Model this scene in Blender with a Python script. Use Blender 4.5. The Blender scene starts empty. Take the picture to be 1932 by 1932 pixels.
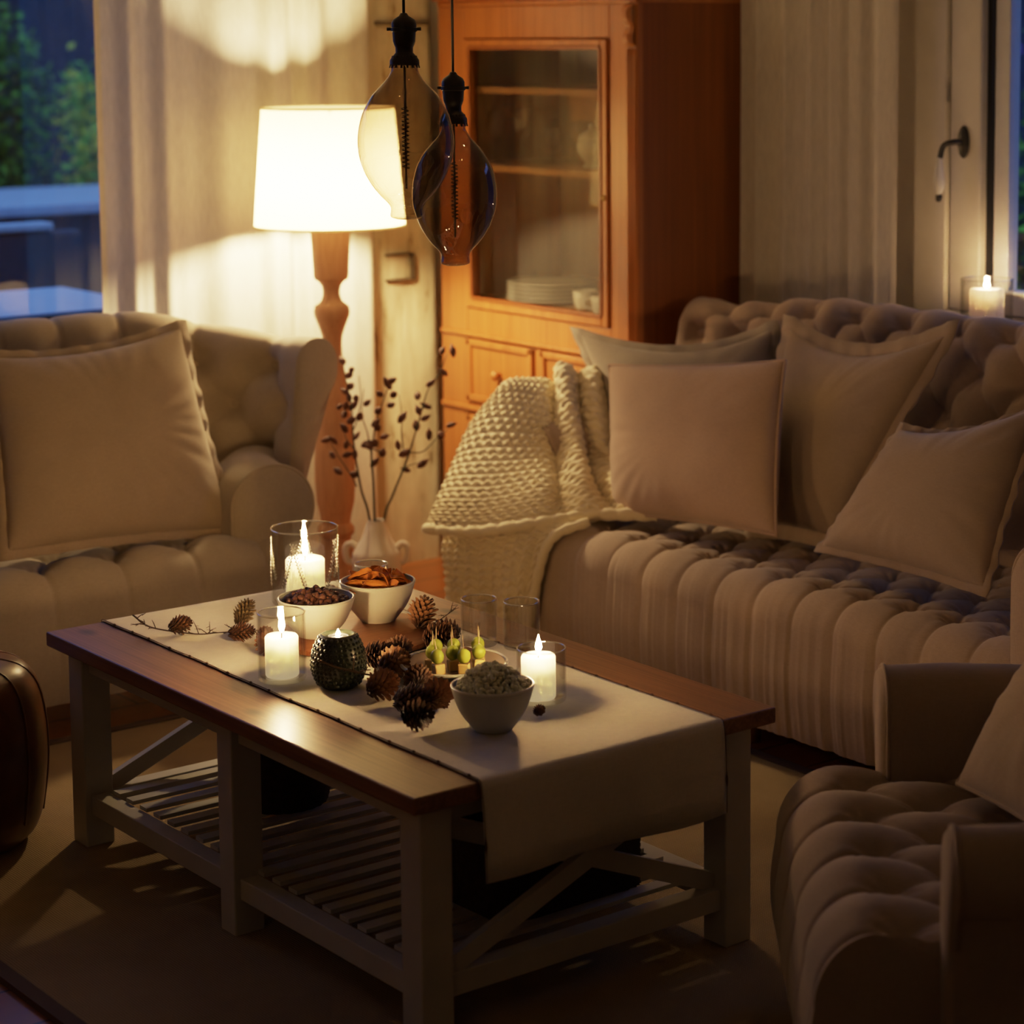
import bpy, bmesh, math, random
import numpy as np
from mathutils import Matrix, Vector, noise

random.seed(7)
rng = np.random.default_rng(7)
scn = bpy.context.scene
COL = scn.collection
PI = math.pi

# ------------------------------------------------------------------ materials
def new_mat(name):
    m = bpy.data.materials.new(name)
    m.use_nodes = True
    nt = m.node_tree
    nt.nodes.clear()
    out = nt.nodes.new('ShaderNodeOutputMaterial')
    return m, nt, out

def node(nt, typ, ins=None, **props):
    n = nt.nodes.new(typ)
    for k, v in props.items():
        setattr(n, k, v)
    if ins:
        for k, v in ins.items():
            s = n.inputs[k]
            if hasattr(v, 'is_linked') or isinstance(v, bpy.types.NodeSocket):
                nt.links.new(v, s)
            else:
                s.default_value = v
    return n

def c4(c):
    return (c[0], c[1], c[2], 1.0)

def coords(nt, scale=(1, 1, 1), kind='Object', rot=(0, 0, 0)):
    t = node(nt, 'ShaderNodeTexCoord')
    mp = node(nt, 'ShaderNodeMapping', {'Vector': t.outputs[kind], 'Scale': scale, 'Rotation': rot})
    return mp.outputs[0]

def noise_tex(nt, vec, scale, detail=3.0, rough=0.5, dist=0.0):
    return node(nt, 'ShaderNodeTexNoise', {'Vector': vec, 'Scale': scale, 'Detail': detail, 'Roughness': rough, 'Distortion': dist})

def ramp(nt, fac, stops):
    r = node(nt, 'ShaderNodeValToRGB', {'Fac': fac})
    el = r.color_ramp.elements
    while len(el) > 1:
        el.remove(el[0])
    el[0].position = stops[0][0]
    el[0].color = c4(stops[0][1])
    for p, c in stops[1:]:
        e = el.new(p)
        e.color = c4(c)
    return r.outputs['Color']

def bump(nt, h, strength=0.3, dist=0.002):
    return node(nt, 'ShaderNodeBump', {'Height': h, 'Strength': strength, 'Distance': dist}).outputs['Normal']

def plain(name, col, rough=0.6, spec=0.4, metal=0.0, var=0.06, scale=14.0, bmp=0.08, sheen=0.0, coat=0.0):
    m, nt, out = new_mat(name)
    v = coords(nt)
    n = noise_tex(nt, v, scale, 4)
    lo = [max(0, x * (1 - var)) for x in col]
    hi = [min(1, x * (1 + var)) for x in col]
    c = ramp(nt, n.outputs['Fac'], [(0.3, lo), (0.7, hi)])
    p = node(nt, 'ShaderNodeBsdfPrincipled', {'Base Color': c, 'Roughness': rough, 'Metallic': metal,
             'Specular IOR Level': spec, 'Sheen Weight': sheen, 'Coat Weight': coat,
             'Normal': bump(nt, n.outputs['Fac'], bmp, 0.003)})
    nt.links.new(p.outputs[0], out.inputs[0])
    return m

def linen(name, col, weave=420.0, var=0.12, sheen=0.25, bmp=0.35):
    m, nt, out = new_mat(name)
    v = coords(nt)
    vx = coords(nt, (1, 1, 6))
    vy = coords(nt, (6, 6, 1))
    a = noise_tex(nt, vx, weave / 6, 2)
    b = noise_tex(nt, vy, weave / 6, 2)
    big = noise_tex(nt, v, 5.0, 4)
    s = node(nt, 'ShaderNodeMath', {0: a.outputs['Fac'], 1: b.outputs['Fac']}, operation='ADD')
    s2 = node(nt, 'ShaderNodeMath', {0: s.outputs[0], 1: 0.5}, operation='MULTIPLY')
    s3 = node(nt, 'ShaderNodeMath', {0: s2.outputs[0], 1: big.outputs['Fac'], 2: 0.0}, operation='ADD')
    s4 = node(nt, 'ShaderNodeMath', {0: s3.outputs[0], 1: 0.5}, operation='MULTIPLY')
    c = ramp(nt, s4.outputs[0], [(0.35, [x * (1 - var) for x in col]), (0.65, [min(1, x * (1 + var)) for x in col])])
    p = node(nt, 'ShaderNodeBsdfPrincipled', {'Base Color': c, 'Roughness': 0.9, 'Specular IOR Level': 0.15,
             'Sheen Weight': sheen, 'Sheen Roughness': 0.5, 'Normal': bump(nt, s2.outputs[0], bmp, 0.001)})
    nt.links.new(p.outputs[0], out.inputs[0])
    return m

def wood(name, dark, light, rough=0.45, grain=(1, 1, 14), scale=3.0, knots=True, coat=0.0, rot=(0, 0, 0), knotcol=None, spec=0.4):
    """grain: mapping scale, small along the grain"""
    m, nt, out = new_mat(name)
    v = coords(nt, grain, rot=rot)
    n1 = noise_tex(nt, v, scale, 6, 0.6, 0.6)
    v2 = coords(nt, tuple(6 * g if g > 2 else g for g in grain), rot=rot)
    n2 = noise_tex(nt, v2, scale, 3)
    mixv = node(nt, 'ShaderNodeMath', {0: n1.outputs['Fac'], 1: n2.outputs['Fac']}, operation='ADD')
    half = node(nt, 'ShaderNodeMath', {0: mixv.outputs[0], 1: 0.5}, operation='MULTIPLY')
    c = ramp(nt, half.outputs[0], [(0.32, dark), (0.5, [(a + b) / 2 for a, b in zip(dark, light)]), (0.68, light)])
    if knots:
        vv = coords(nt, tuple(1.0 if g > 2 else 0.55 for g in grain), rot=rot)
        vo = node(nt, 'ShaderNodeTexVoronoi', {'Vector': vv, 'Scale': 5.5, 'Randomness': 1.0})
        kf = ramp(nt, vo.outputs['Distance'], [(0.05, (1, 1, 1)), (0.13, (0, 0, 0))])
        kc = knotcol or [x * 0.35 for x in dark]
        mx = node(nt, 'ShaderNodeMix', {'Factor': kf}, data_type='RGBA')
        nt.links.new(c, mx.inputs[6])
        mx.inputs[7].default_value = c4(kc)
        c = mx.outputs[2]
    p = node(nt, 'ShaderNodeBsdfPrincipled', {'Base Color': c, 'Roughness': rough, 'Specular IOR Level': spec,
             'Coat Weight': coat, 'Coat Roughness': 0.25, 'Normal': bump(nt, half.outputs[0], 0.15, 0.002)})
    nt.links.new(p.outputs[0], out.inputs[0])
    return m

def thin_glass(name, tint=(0.95, 0.95, 0.93), edge=(0.5, 0.5, 0.48), refl=0.08, rough=0.0, blend=0.35, maxrefl=0.7):
    """thin-walled glass: see-through, darker and more mirror-like toward grazing angles"""
    m, nt, out = new_mat(name)
    lw = node(nt, 'ShaderNodeLayerWeight', {'Blend': blend})
    mix = node(nt, 'ShaderNodeMix', {'Factor': lw.outputs['Facing']}, data_type='RGBA')
    mix.inputs[6].default_value = c4(tint)
    mix.inputs[7].default_value = c4(edge)
    tr = node(nt, 'ShaderNodeBsdfTransparent', {'Color': mix.outputs[2]})
    gl = node(nt, 'ShaderNodeBsdfGlossy', {'Color': (1, 1, 1, 1), 'Roughness': rough})
    pw = node(nt, 'ShaderNodeMath', {0: lw.outputs['Facing'], 1: 4.0}, operation='POWER')
    mr = node(nt, 'ShaderNodeMapRange', {'Value': pw.outputs[0], 'From Min': 0.0, 'From Max': 1.0, 'To Min': refl, 'To Max': maxrefl})
    sh = node(nt, 'ShaderNodeMixShader', {0: mr.outputs[0], 1: tr.outputs[0], 2: gl.outputs[0]})
    nt.links.new(sh.outputs[0], out.inputs[0])
    return m

def emis(name, col, strength):
    m, nt, out = new_mat(name)
    e = node(nt, 'ShaderNodeEmission', {'Color': c4(col), 'Strength': strength})
    nt.links.new(e.outputs[0], out.inputs[0])
    return m

def cloth_translucent(name, col, trans=0.5, weave=300.0):
    m, nt, out = new_mat(name)
    v = coords(nt, (1, 1, 0.25))
    n = noise_tex(nt, v, weave / 3, 2)
    c = ramp(nt, n.outputs['Fac'], [(0.3, [x * 0.9 for x in col]), (0.7, col)])
    nrm = bump(nt, n.outputs['Fac'], 0.15, 0.001)
    d = node(nt, 'ShaderNodeBsdfDiffuse', {'Color': c, 'Normal': nrm})
    t = node(nt, 'ShaderNodeBsdfTranslucent', {'Color': c, 'Normal': nrm})
    s = node(nt, 'ShaderNodeMixShader', {0: trans, 1: d.outputs[0], 2: t.outputs[0]})
    nt.links.new(s.outputs[0], out.inputs[0])
    return m

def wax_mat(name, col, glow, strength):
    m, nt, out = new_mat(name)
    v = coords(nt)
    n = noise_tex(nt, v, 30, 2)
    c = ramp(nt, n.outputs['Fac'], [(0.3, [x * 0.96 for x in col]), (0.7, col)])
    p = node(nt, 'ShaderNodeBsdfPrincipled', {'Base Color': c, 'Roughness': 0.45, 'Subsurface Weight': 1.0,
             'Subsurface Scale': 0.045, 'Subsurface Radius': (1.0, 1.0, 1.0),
             'Emission Color': c4(glow), 'Emission Strength': strength})  # even emission stands for flame light glowing through the wax
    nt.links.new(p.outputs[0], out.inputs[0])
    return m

M = {}
M['wall'] = plain('wall_plaster', (0.78, 0.72, 0.60), 0.9, 0.2, bmp=0.15, scale=9)
M['ceiling'] = plain('ceiling_paint', (0.80, 0.76, 0.68), 0.9, 0.2)
M['white_paint'] = plain('white_paint', (0.54, 0.50, 0.43), 0.45, 0.4, var=0.05, bmp=0.05)
M['frame_paint'] = plain('cream_window_paint', (0.80, 0.76, 0.68), 0.4, 0.4, var=0.04, bmp=0.03)
M['sofa'] = linen('greige_linen', (0.41, 0.305, 0.235))
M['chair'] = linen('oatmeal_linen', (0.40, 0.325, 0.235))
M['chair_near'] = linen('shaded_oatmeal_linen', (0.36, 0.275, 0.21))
M['pillow_pink'] = linen('rosy_linen', (0.49, 0.345, 0.255), weave=520)
M['pillow_grey'] = linen('grey_linen', (0.36, 0.305, 0.245), weave=520)
M['pillow_tan'] = linen('tan_linen', (0.39, 0.295, 0.225), weave=520)
M['pillow_chair'] = linen('sand_linen', (0.42, 0.32, 0.215), weave=520)
M['runner'] = linen('cream_runner_linen', (0.72, 0.66, 0.54), weave=380, var=0.1)
M['runner_hem'] = plain('brown_stitching', (0.10, 0.06, 0.04), 0.9)
M['curtain'] = cloth_translucent('cream_curtain_cloth', (0.88, 0.83, 0.72), 0.18)
M['curtain_r'] = cloth_translucent('white_curtain_cloth', (0.90, 0.85, 0.78), 0.36)
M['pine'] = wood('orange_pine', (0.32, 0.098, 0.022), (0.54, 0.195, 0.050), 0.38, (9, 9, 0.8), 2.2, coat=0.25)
M['pine_side'] = wood('shaded_orange_pine', (0.18, 0.048, 0.009), (0.27, 0.078, 0.015), 0.42, (7, 7, 0.7), 2.0, coat=0.15, knotcol=(0.05, 0.012, 0.004))  # orange pine with the cabinet side's shade put into the colour
M['pine_in'] = wood('inner_pine', (0.30, 0.13, 0.04), (0.46, 0.23, 0.085), 0.6, (7, 7, 0.7), 2.0, knots=False)
M['table_wood'] = wood('brown_stained_pine', (0.12, 0.047, 0.020), (0.28, 0.125, 0.055), 0.40, (14, 1.0, 14), 1.8, coat=0.12, spec=0.45)
M['lamp_wood'] = wood('turned_reddish_wood', (0.40, 0.19, 0.10), (0.58, 0.32, 0.19), 0.5, (9, 9, 0.8), 4, knots=False)
M['board'] = wood('dark_board_wood', (0.16, 0.055, 0.02), (0.32, 0.13, 0.05), 0.4, (1.2, 12, 12), 3, knots=False)
M['black'] = plain('black_bakelite', (0.012, 0.011, 0.011), 0.35, 0.5)
M['black_metal'] = plain('black_iron', (0.02, 0.019, 0.018), 0.5, 0.5)
M['porcelain'] = plain('white_porcelain', (0.80, 0.79, 0.76), 0.2, 0.5, var=0.02, bmp=0.0)
M['bowl'] = plain('cream_stoneware', (0.66, 0.64, 0.54), 0.28, 0.5, var=0.04, bmp=0.03)
M['bowl_grey'] = plain('grey_green_stoneware', (0.50, 0.50, 0.43), 0.3, 0.5, var=0.05, bmp=0.03)
M['plate_under'] = plain('dark_stoneware', (0.035, 0.026, 0.022), 0.3, 0.5)
M['vase'] = plain('pale_clay', (0.80, 0.70, 0.60), 0.75, 0.3, var=0.04)
M['glass'] = thin_glass('clear_glass', (0.99, 0.99, 0.98), (0.80, 0.80, 0.76), 0.07)
M['glass_rim'] = thin_glass('glass_rim', (0.95, 0.95, 0.92), (0.8, 0.8, 0.76), 0.40, 0.08, 0.35, 0.9)
M['cab_glass'] = thin_glass('cabinet_glass', (0.93, 0.92, 0.88), (0.8, 0.8, 0.76), 0.055, 0.02)
M['pane'] = thin_glass('window_glass', (0.95, 0.97, 0.98), (0.85, 0.88, 0.9), 0.06)
M['smoke'] = thin_glass('smoked_bulb_glass', (0.57, 0.52, 0.45), (0.32, 0.27, 0.23), 0.07, 0.0, 0.4, 0.9)
M['smoke_dark'] = thin_glass('dark_smoked_bulb_glass', (0.52, 0.47, 0.42), (0.27, 0.24, 0.22), 0.08, 0.0, 0.4, 0.9)
M['filament'] = plain('dull_filament', (0.12, 0.09, 0.05), 0.4, 0.5, metal=0.7)
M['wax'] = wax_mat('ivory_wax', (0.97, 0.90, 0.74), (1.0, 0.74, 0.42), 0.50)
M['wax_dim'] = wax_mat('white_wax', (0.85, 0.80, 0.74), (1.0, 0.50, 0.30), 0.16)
M['flame'] = emis('flame', (1.0, 0.58, 0.24), 1500.0)
M['flame_small'] = emis('tea_flame', (1.0, 0.58, 0.26), 800.0)
M['wick'] = plain('burnt_wick', (0.02, 0.015, 0.012), 0.9)
M['twig'] = plain('dry_twig', (0.09, 0.055, 0.035), 0.8)
M['pod'] = plain('brown_pod', (0.085, 0.030, 0.020), 0.6, 0.3, var=0.3, scale=50)
M['stem'] = plain('dark_stem', (0.035, 0.042, 0.022), 0.6)
M['green_pot'] = plain('dark_green_ceramic', (0.022, 0.030, 0.018), 0.28, 0.55)
M['grape'] = plain('green_grape', (0.42, 0.50, 0.06), 0.25, 0.5, var=0.12, scale=40, bmp=0.0)
M['cheese'] = plain('yellow_cheese', (0.80, 0.56, 0.20), 0.5, 0.4, var=0.05)
M['toothpick'] = plain('pale_toothpick', (0.70, 0.50, 0.27), 0.7)
M['cracker'] = plain('cracker', (0.55, 0.30, 0.12), 0.8, 0.2)
M['chip'] = plain('orange_crisp', (0.78, 0.26, 0.045), 0.6, 0.3, var=0.2, scale=50)
M['nut'] = plain('dark_nut', (0.075, 0.028, 0.016), 0.5, 0.4, var=0.3, scale=80)
M['popcorn'] = plain('popcorn', (0.97, 0.90, 0.62), 0.8, 0.2, var=0.15, scale=70)
M['leather'] = plain('brown_leather', (0.115, 0.04, 0.018), 0.32, 0.5, var=0.25, scale=22, bmp=0.25)
M['basket'] = plain('dark_wicker', (0.030, 0.014, 0.009), 0.7, 0.3, var=0.5, scale=70, bmp=0.8)
M['wool'] = linen('cream_wool', (0.80, 0.68, 0.47), weave=600, sheen=0.4, bmp=0.4)
M['outdoor_white'] = plain('pale_garden_table_top', (0.62, 0.62, 0.62), 0.4, 0.4)
M['outdoor_dark'] = plain('dark_rattan', (0.045, 0.045, 0.055), 0.7)
M['fence'] = plain('dark_fence_boards', (0.06, 0.055, 0.07), 0.8, var=0.2)
M['terrace'] = plain('terrace_slabs', (0.10, 0.10, 0.11), 0.7, var=0.15)
M['leaf'] = plain('garden_leaf', (0.22, 0.42, 0.03), 0.6, 0.3, var=0.4, scale=3)
M['leaf_yellow'] = plain('yellow_leaf', (0.80, 0.62, 0.04), 0.6, 0.3, var=0.4, scale=3)
M['leaf_dark'] = plain('dark_leaf', (0.05, 0.07, 0.03), 0.6, 0.3, var=0.5, scale=3)
M['petal'] = plain('purple_petal', (0.35, 0.16, 0.45), 0.6, 0.3)
M['brass'] = plain('aged_brass', (0.35, 0.22, 0.08), 0.4, 0.5, metal=0.8)
M['gasket'] = plain('black_gasket', (0.01, 0.012, 0.016), 0.4, 0.5)

def make_special():
    # lamp shade: thin cream fabric that lets the bulb's light through
    m, nt, out = new_mat('cream_shade_fabric')
    v = coords(nt)
    n = noise_tex(nt, v, 160, 2)
    c = ramp(nt, n.outputs['Fac'], [(0.3, (0.80, 0.70, 0.48)), (0.7, (0.85, 0.75, 0.53))])
    d = node(nt, 'ShaderNodeBsdfDiffuse', {'Color': c})
    t = node(nt, 'ShaderNodeBsdfTranslucent', {'Color': c})
    s = node(nt, 'ShaderNodeMixShader', {0: 0.8, 1: d.outputs[0], 2: t.outputs[0]})
    nt.links.new(s.outputs[0], out.inputs[0])
    M['shade'] = m
    # terracotta-orange boards / floor
    m, nt, out = new_mat('floor_boards')
    v = coords(nt)
    br = node(nt, 'ShaderNodeTexBrick', {'Vector': v, 'Scale': 1.0, 'Color1': (0.42, 0.145, 0.04, 1), 'Color2': (0.33, 0.105, 0.028, 1),
              'Mortar': (0.07, 0.028, 0.012, 1), 'Mortar Size': 0.004, 'Brick Width': 1.7, 'Row Height': 0.16})
    vg = coords(nt, (1.0, 12, 12))
    g = noise_tex(nt, vg, 3, 5)
    mx = node(nt, 'ShaderNodeMix', {'Factor': 0.25}, data_type='RGBA', blend_type='MULTIPLY')
    nt.links.new(br.outputs['Color'], mx.inputs[6])
    nt.links.new(g.outputs['Color'], mx.inputs[7])
    p = node(nt, 'ShaderNodeBsdfPrincipled', {'Base Color': mx.outputs[2], 'Roughness': 0.3, 'Specular IOR Level': 0.5})
    nt.links.new(p.outputs[0], out.inputs[0])
    M['floor'] = m
    # woven sisal rug
    m, nt, out = new_mat('sisal_rug')
    v = coords(nt)
    w1 = node(nt, 'ShaderNodeTexWave', {'Vector': v, 'Scale': 60.0, 'Distortion': 1.5, 'Detail': 1.0}, bands_direction='X')
    w2 = node(nt, 'ShaderNodeTexWave', {'Vector': v, 'Scale': 60.0, 'Distortion': 1.5, 'Detail': 1.0}, bands_direction='Y')
    mu = node(nt, 'ShaderNodeMath', {0: w1.outputs['Fac'], 1: w2.outputs['Fac']}, operation='MULTIPLY')
    n = noise_tex(nt, v, 6, 4)
    ad = node(nt, 'ShaderNodeMath', {0: mu.outputs[0], 1: n.outputs['Fac']}, operation='ADD')
    hf = node(nt, 'ShaderNodeMath', {0: ad.outputs[0], 1: 0.5}, operation='MULTIPLY')
    c = ramp(nt, hf.outputs[0], [(0.2, (0.25, 0.17, 0.09)), (0.7, (0.46, 0.34, 0.19))])
    p = node(nt, 'ShaderNodeBsdfPrincipled', {'Base Color': c, 'Roughness': 0.9, 'Specular IOR Level': 0.1, 'Normal': bump(nt, mu.outputs[0], 0.5, 0.003)})
    nt.links.new(p.outputs[0], out.inputs[0])
    M['rug'] = m
    # old whitewashed beam with cracks and bare dark patches
    m, nt, out = new_mat('old_whitewashed_beam')
    v = coords(nt, (6, 6, 0.9))
    n = noise_tex(nt, v, 3.2, 8, 0.65, 0.8)
    v2 = coords(nt, (1, 1, 0.6))
    n2 = noise_tex(nt, v2, 7.0, 6, 0.6, 0.3)
    ad = node(nt, 'ShaderNodeMath', {0: n.outputs['Fac'], 1: n2.outputs['Fac']}, operation='ADD')
    hf = node(nt, 'ShaderNodeMath', {0: ad.outputs[0], 1: 0.5}, operation='MULTIPLY')
    c = ramp(nt, hf.outputs[0], [(0.36, (0.07, 0.045, 0.022)), (0.41, (0.30, 0.22, 0.12)), (0.46, (0.60, 0.52, 0.34)), (0.64, (0.78, 0.70, 0.50))])
    p = node(nt, 'ShaderNodeBsdfPrincipled', {'Base Color': c, 'Roughness': 0.9, 'Specular IOR Level': 0.1, 'Normal': bump(nt, hf.outputs[0], 0.7, 0.012)})
    nt.links.new(p.outputs[0], out.inputs[0])
    M['beam'] = m
    # cone scales: dark toward the core, paler at the tips
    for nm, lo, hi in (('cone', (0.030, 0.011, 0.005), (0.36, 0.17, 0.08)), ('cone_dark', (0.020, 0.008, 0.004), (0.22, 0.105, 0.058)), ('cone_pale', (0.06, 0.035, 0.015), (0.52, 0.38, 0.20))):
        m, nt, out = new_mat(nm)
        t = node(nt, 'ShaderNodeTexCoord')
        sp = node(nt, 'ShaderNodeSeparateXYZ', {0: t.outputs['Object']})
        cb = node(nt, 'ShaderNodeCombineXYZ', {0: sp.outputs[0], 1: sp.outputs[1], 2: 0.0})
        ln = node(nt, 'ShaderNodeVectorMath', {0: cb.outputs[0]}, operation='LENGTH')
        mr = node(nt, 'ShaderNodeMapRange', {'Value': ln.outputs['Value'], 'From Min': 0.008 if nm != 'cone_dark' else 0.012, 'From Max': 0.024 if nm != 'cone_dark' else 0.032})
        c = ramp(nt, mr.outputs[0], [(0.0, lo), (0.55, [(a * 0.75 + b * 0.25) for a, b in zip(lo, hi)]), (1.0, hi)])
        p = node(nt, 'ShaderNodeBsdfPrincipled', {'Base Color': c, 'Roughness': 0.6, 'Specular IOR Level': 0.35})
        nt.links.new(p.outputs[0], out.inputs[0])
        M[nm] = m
make_special()

# ------------------------------------------------------------------ object helpers
class G:
    """a growing piece of geometry"""
    def __init__(s):
        s.v = []
        s.f = []
    def add(s, verts, faces):
        o = len(s.v)
        s.v += [tuple(map(float, p)) for p in verts]
        s.f += [tuple(int(i) + o for i in f) for f in faces]
        return s
    def merge(s, g, mtx=None):
        vs = g.v
        if mtx is not None:
            vs = [tuple(mtx @ Vector(p)) for p in vs]
        return s.add(vs, g.f)

def link(o):
    COL.objects.link(o)
    return o

def mesh_data(name, g, mat, smooth=True, merge=0.0, angle=None):
    me = bpy.data.meshes.new(name)
    me.from_pydata(g.v, [], g.f)
    if merge:
        bm = bmesh.new()
        bm.from_mesh(me)
        bmesh.ops.remove_doubles(bm, verts=bm.verts, dist=merge)
        bm.to_mesh(me)
        bm.free()
    me.validate()
    if smooth:
        me.polygons.foreach_set('use_smooth', [True] * len(me.polygons))
        if angle:
            me.set_sharp_from_angle(angle=math.radians(angle))
    me.materials.append(mat)
    me.update()
    return me

def thing(name, label, cat, loc=(0, 0, 0), rotz=0.0, group=None):
    o = bpy.data.objects.new(name, None)
    link(o)
    o.empty_display_size = 0.05
    o.location = loc
    o.rotation_euler = (0, 0, rotz)
    o['label'] = label
    o['category'] = cat
    if group:
        o['group'] = group
    return o

def part(name, g, mat, parent, world=False, smooth=True, angle=None, merge=0.0, label=None, bev=0.0, seg=2):
    """one mesh under its thing; world=True when g is in world coordinates (thing without rotation)"""
    off = Vector((0, 0, 0))
    if world:
        p = parent
        while p is not None:
            off += Vector(p.location)
            p = p.parent
        g2 = G()
        g2.v = [(a - off.x, b - off.y, c - off.z) for a, b, c in g.v]
        g2.f = g.f
        g = g2
    o = bpy.data.objects.new(name, mesh_data(name, g, mat, smooth, merge, angle))
    link(o)
    o.parent = parent
    if bev:
        b = o.modifiers.new('bevel', 'BEVEL')
        b.width = bev
        b.segments = seg
        b.limit_method = 'ANGLE'
        b.angle_limit = math.radians(40)
    if label:
        o['label'] = label
    return o

def solo(name, g, mat, label, cat, loc=None, group=None, smooth=True, angle=None, merge=0.0, bev=0.0):
    """a thing that is one mesh; g in world coordinates, origin moved to loc"""
    if loc is not None:
        g2 = G()
        g2.v = [(a - loc[0], b - loc[1], c - loc[2]) for a, b, c in g.v]
        g2.f = g.f
        g = g2
    o = bpy.data.objects.new(name, mesh_data(name, g, mat, smooth, merge, angle))
    link(o)
    if loc is not None:
        o.location = loc
    o['label'] = label
    o['category'] = cat
    if group:
        o['group'] = group
    if bev:
        b = o.modifiers.new('bevel', 'BEVEL')
        b.width = bev
        b.segments = 2
        b.limit_method = 'ANGLE'
    return o

def struct(name, g, mat, parent=None, bev=0.0, smooth=False):
    o = bpy.data.objects.new(name, mesh_data(name, g, mat, smooth))
    link(o)
    if parent is not None:
        o.parent = parent
    else:
        o['kind'] = 'structure'
    if bev:
        b = o.modifiers.new('bevel', 'BEVEL')
        b.width = bev
        b.segments = 2
        b.limit_method = 'ANGLE'
    return o

def dup(root, label=None, loc=None, rot=None, scale=None, group=None):
    r = root.copy()
    link(r)
    if loc is not None:
        r.location = loc
    if rot is not None:
        r.rotation_euler = rot
    if scale is not None:
        r.scale = scale if hasattr(scale, '__len__') else (scale,) * 3
    if label:
        r['label'] = label
    if group:
        r['group'] = group
    for ch in list(root.children):
        c = ch.copy()
        link(c)
        c.parent = r
        for g in list(ch.children):
            d = g.copy()
            link(d)
            d.parent = c
    return r

# ------------------------------------------------------------------ shape helpers
def box(x0, x1, y0, y1, z0, z1, g=None):
    g = g or G()
    v = [(x0, y0, z0), (x1, y0, z0), (x1, y1, z0), (x0, y1, z0), (x0, y0, z1), (x1, y0, z1), (x1, y1, z1), (x0, y1, z1)]
    f = [(0, 3, 2, 1), (4, 5, 6, 7), (0, 1, 5, 4), (1, 2, 6, 5), (2, 3, 7, 6), (3, 0, 4, 7)]
    return g.add(v, f)

def bar(p, q, w, h, up=(0, 0, 1), g=None):
    """square bar from p to q, w across, h along up"""
    g = g or G()
    p, q = Vector(p), Vector(q)
    d = (q - p).normalized()
    u = Vector(up)
    s = d.cross(u).normalized()
    u = s.cross(d).normalized()
    v = []
    for c in (p, q):
        for a, b in ((-1, -1), (1, -1), (1, 1), (-1, 1)):
            v.append(c + s * (a * w / 2) + u * (b * h / 2))
    return g.add(v, [(0, 1, 2, 3), (7, 6, 5, 4), (0, 4, 5, 1), (1, 5, 6, 2), (2, 6, 7, 3), (3, 7, 4, 0)])

def lathe(prof, n=40, c=(0, 0, 0), g=None, cap=True, rad=None):
    """prof: (r, z) list; rad(theta, r, z)->r optional"""
    g = g or G()
    v = []
    for r, z in prof:
        for k in range(n):
            t = 2 * PI * k / n
            rr = rad(t, r, z) if rad else r
            v.append((c[0] + rr * math.cos(t), c[1] + rr * math.sin(t), c[2] + z))
    f = []
    for i in range(len(prof) - 1):
        for k in range(n):
            k2 = (k + 1) % n
            f.append((i * n + k, i * n + k2, (i + 1) * n + k2, (i + 1) * n + k))
    if cap:
        if prof[0][0] > 1e-5:
            f.append(tuple(range(n - 1, -1, -1)))
        if prof[-1][0] > 1e-5:
            f.append(tuple((len(prof) - 1) * n + k for k in range(n)))
    return g.add(v, f)

def smooth_pts(pts, n):
    """Catmull-Rom through pts (list of tuples), n samples per span"""
    P = np.array(pts, float)
    P = np.vstack([2 * P[0] - P[1], P, 2 * P[-1] - P[-2]])
    out = []
    for i in range(1, len(P) - 2):
        for k in range(n):
            t = k / n
            a, b, c, d = P[i - 1], P[i], P[i + 1], P[i + 2]
            out.append(0.5 * (2 * b + (c - a) * t + (2 * a - 5 * b + 4 * c - d) * t * t + (-a + 3 * b - 3 * c + d) * t ** 3))
    out.append(P[-2])
    return np.array(out)

def tube(pts, r, n=8, g=None, cap=True):
    g = g or G()
    P = [Vector(p) for p in pts]
    R = list(r) if hasattr(r, '__len__') else [r] * len(P)
    v = []
    prev = None
    for i, p in enumerate(P):
        d = (P[min(i + 1, len(P) - 1)] - P[max(i - 1, 0)])
        d = d.normalized() if d.length > 1e-9 else Vector((0, 0, 1))
        if prev is None:
            a = d.orthogonal().normalized()
        else:
            a = prev - d * prev.dot(d)
            a = a.normalized() if a.length > 1e-6 else d.orthogonal().normalized()
        prev = a
        b = d.cross(a)
        for k in range(n):
            t = 2 * PI * k / n
            v.append(p + (a * math.cos(t) + b * math.sin(t)) * R[i])
    f = []
    for i in range(len(P) - 1):
        for k in range(n):
            k2 = (k + 1) % n
            f.append((i * n + k, i * n + k2, (i + 1) * n + k2, (i + 1) * n + k))
    if cap:
        f.append(tuple(range(n - 1, -1, -1)))
        f.append(tuple((len(P) - 1) * n + k for k in range(n)))
    return g.add(v, f)

def ellipsoid(c, r, nu=14, nv=10, g=None, fn=None):
    g = g or G()
    v = [(c[0], c[1], c[2] - r[2])]
    for i in range(1, nv):
        a = -PI / 2 + PI * i / nv
        for k in range(nu):
            t = 2 * PI * k / nu
            d = (math.cos(a) * math.cos(t), math.cos(a) * math.sin(t), math.sin(a))
            s = fn(d) if fn else 1.0
            v.append((c[0] + r[0] * d[0] * s, c[1] + r[1] * d[1] * s, c[2] + r[2] * d[2] * s))
    v.append((c[0], c[1], c[2] + r[2]))
    f = []
    for k in range(nu):
        f.append((0, 1 + (k + 1) % nu, 1 + k))
    for i in range(nv - 2):
        for k in range(nu):
            a = 1 + i * nu
            k2 = (k + 1) % nu
            f.append((a + k, a + k2, a + nu + k2, a + nu + k))
    last = len(v) - 1
    a = 1 + (nv - 2) * nu
    for k in range(nu):
        f.append((a + k, a + (k + 1) % nu, last))
    return g.add(v, f)

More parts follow.
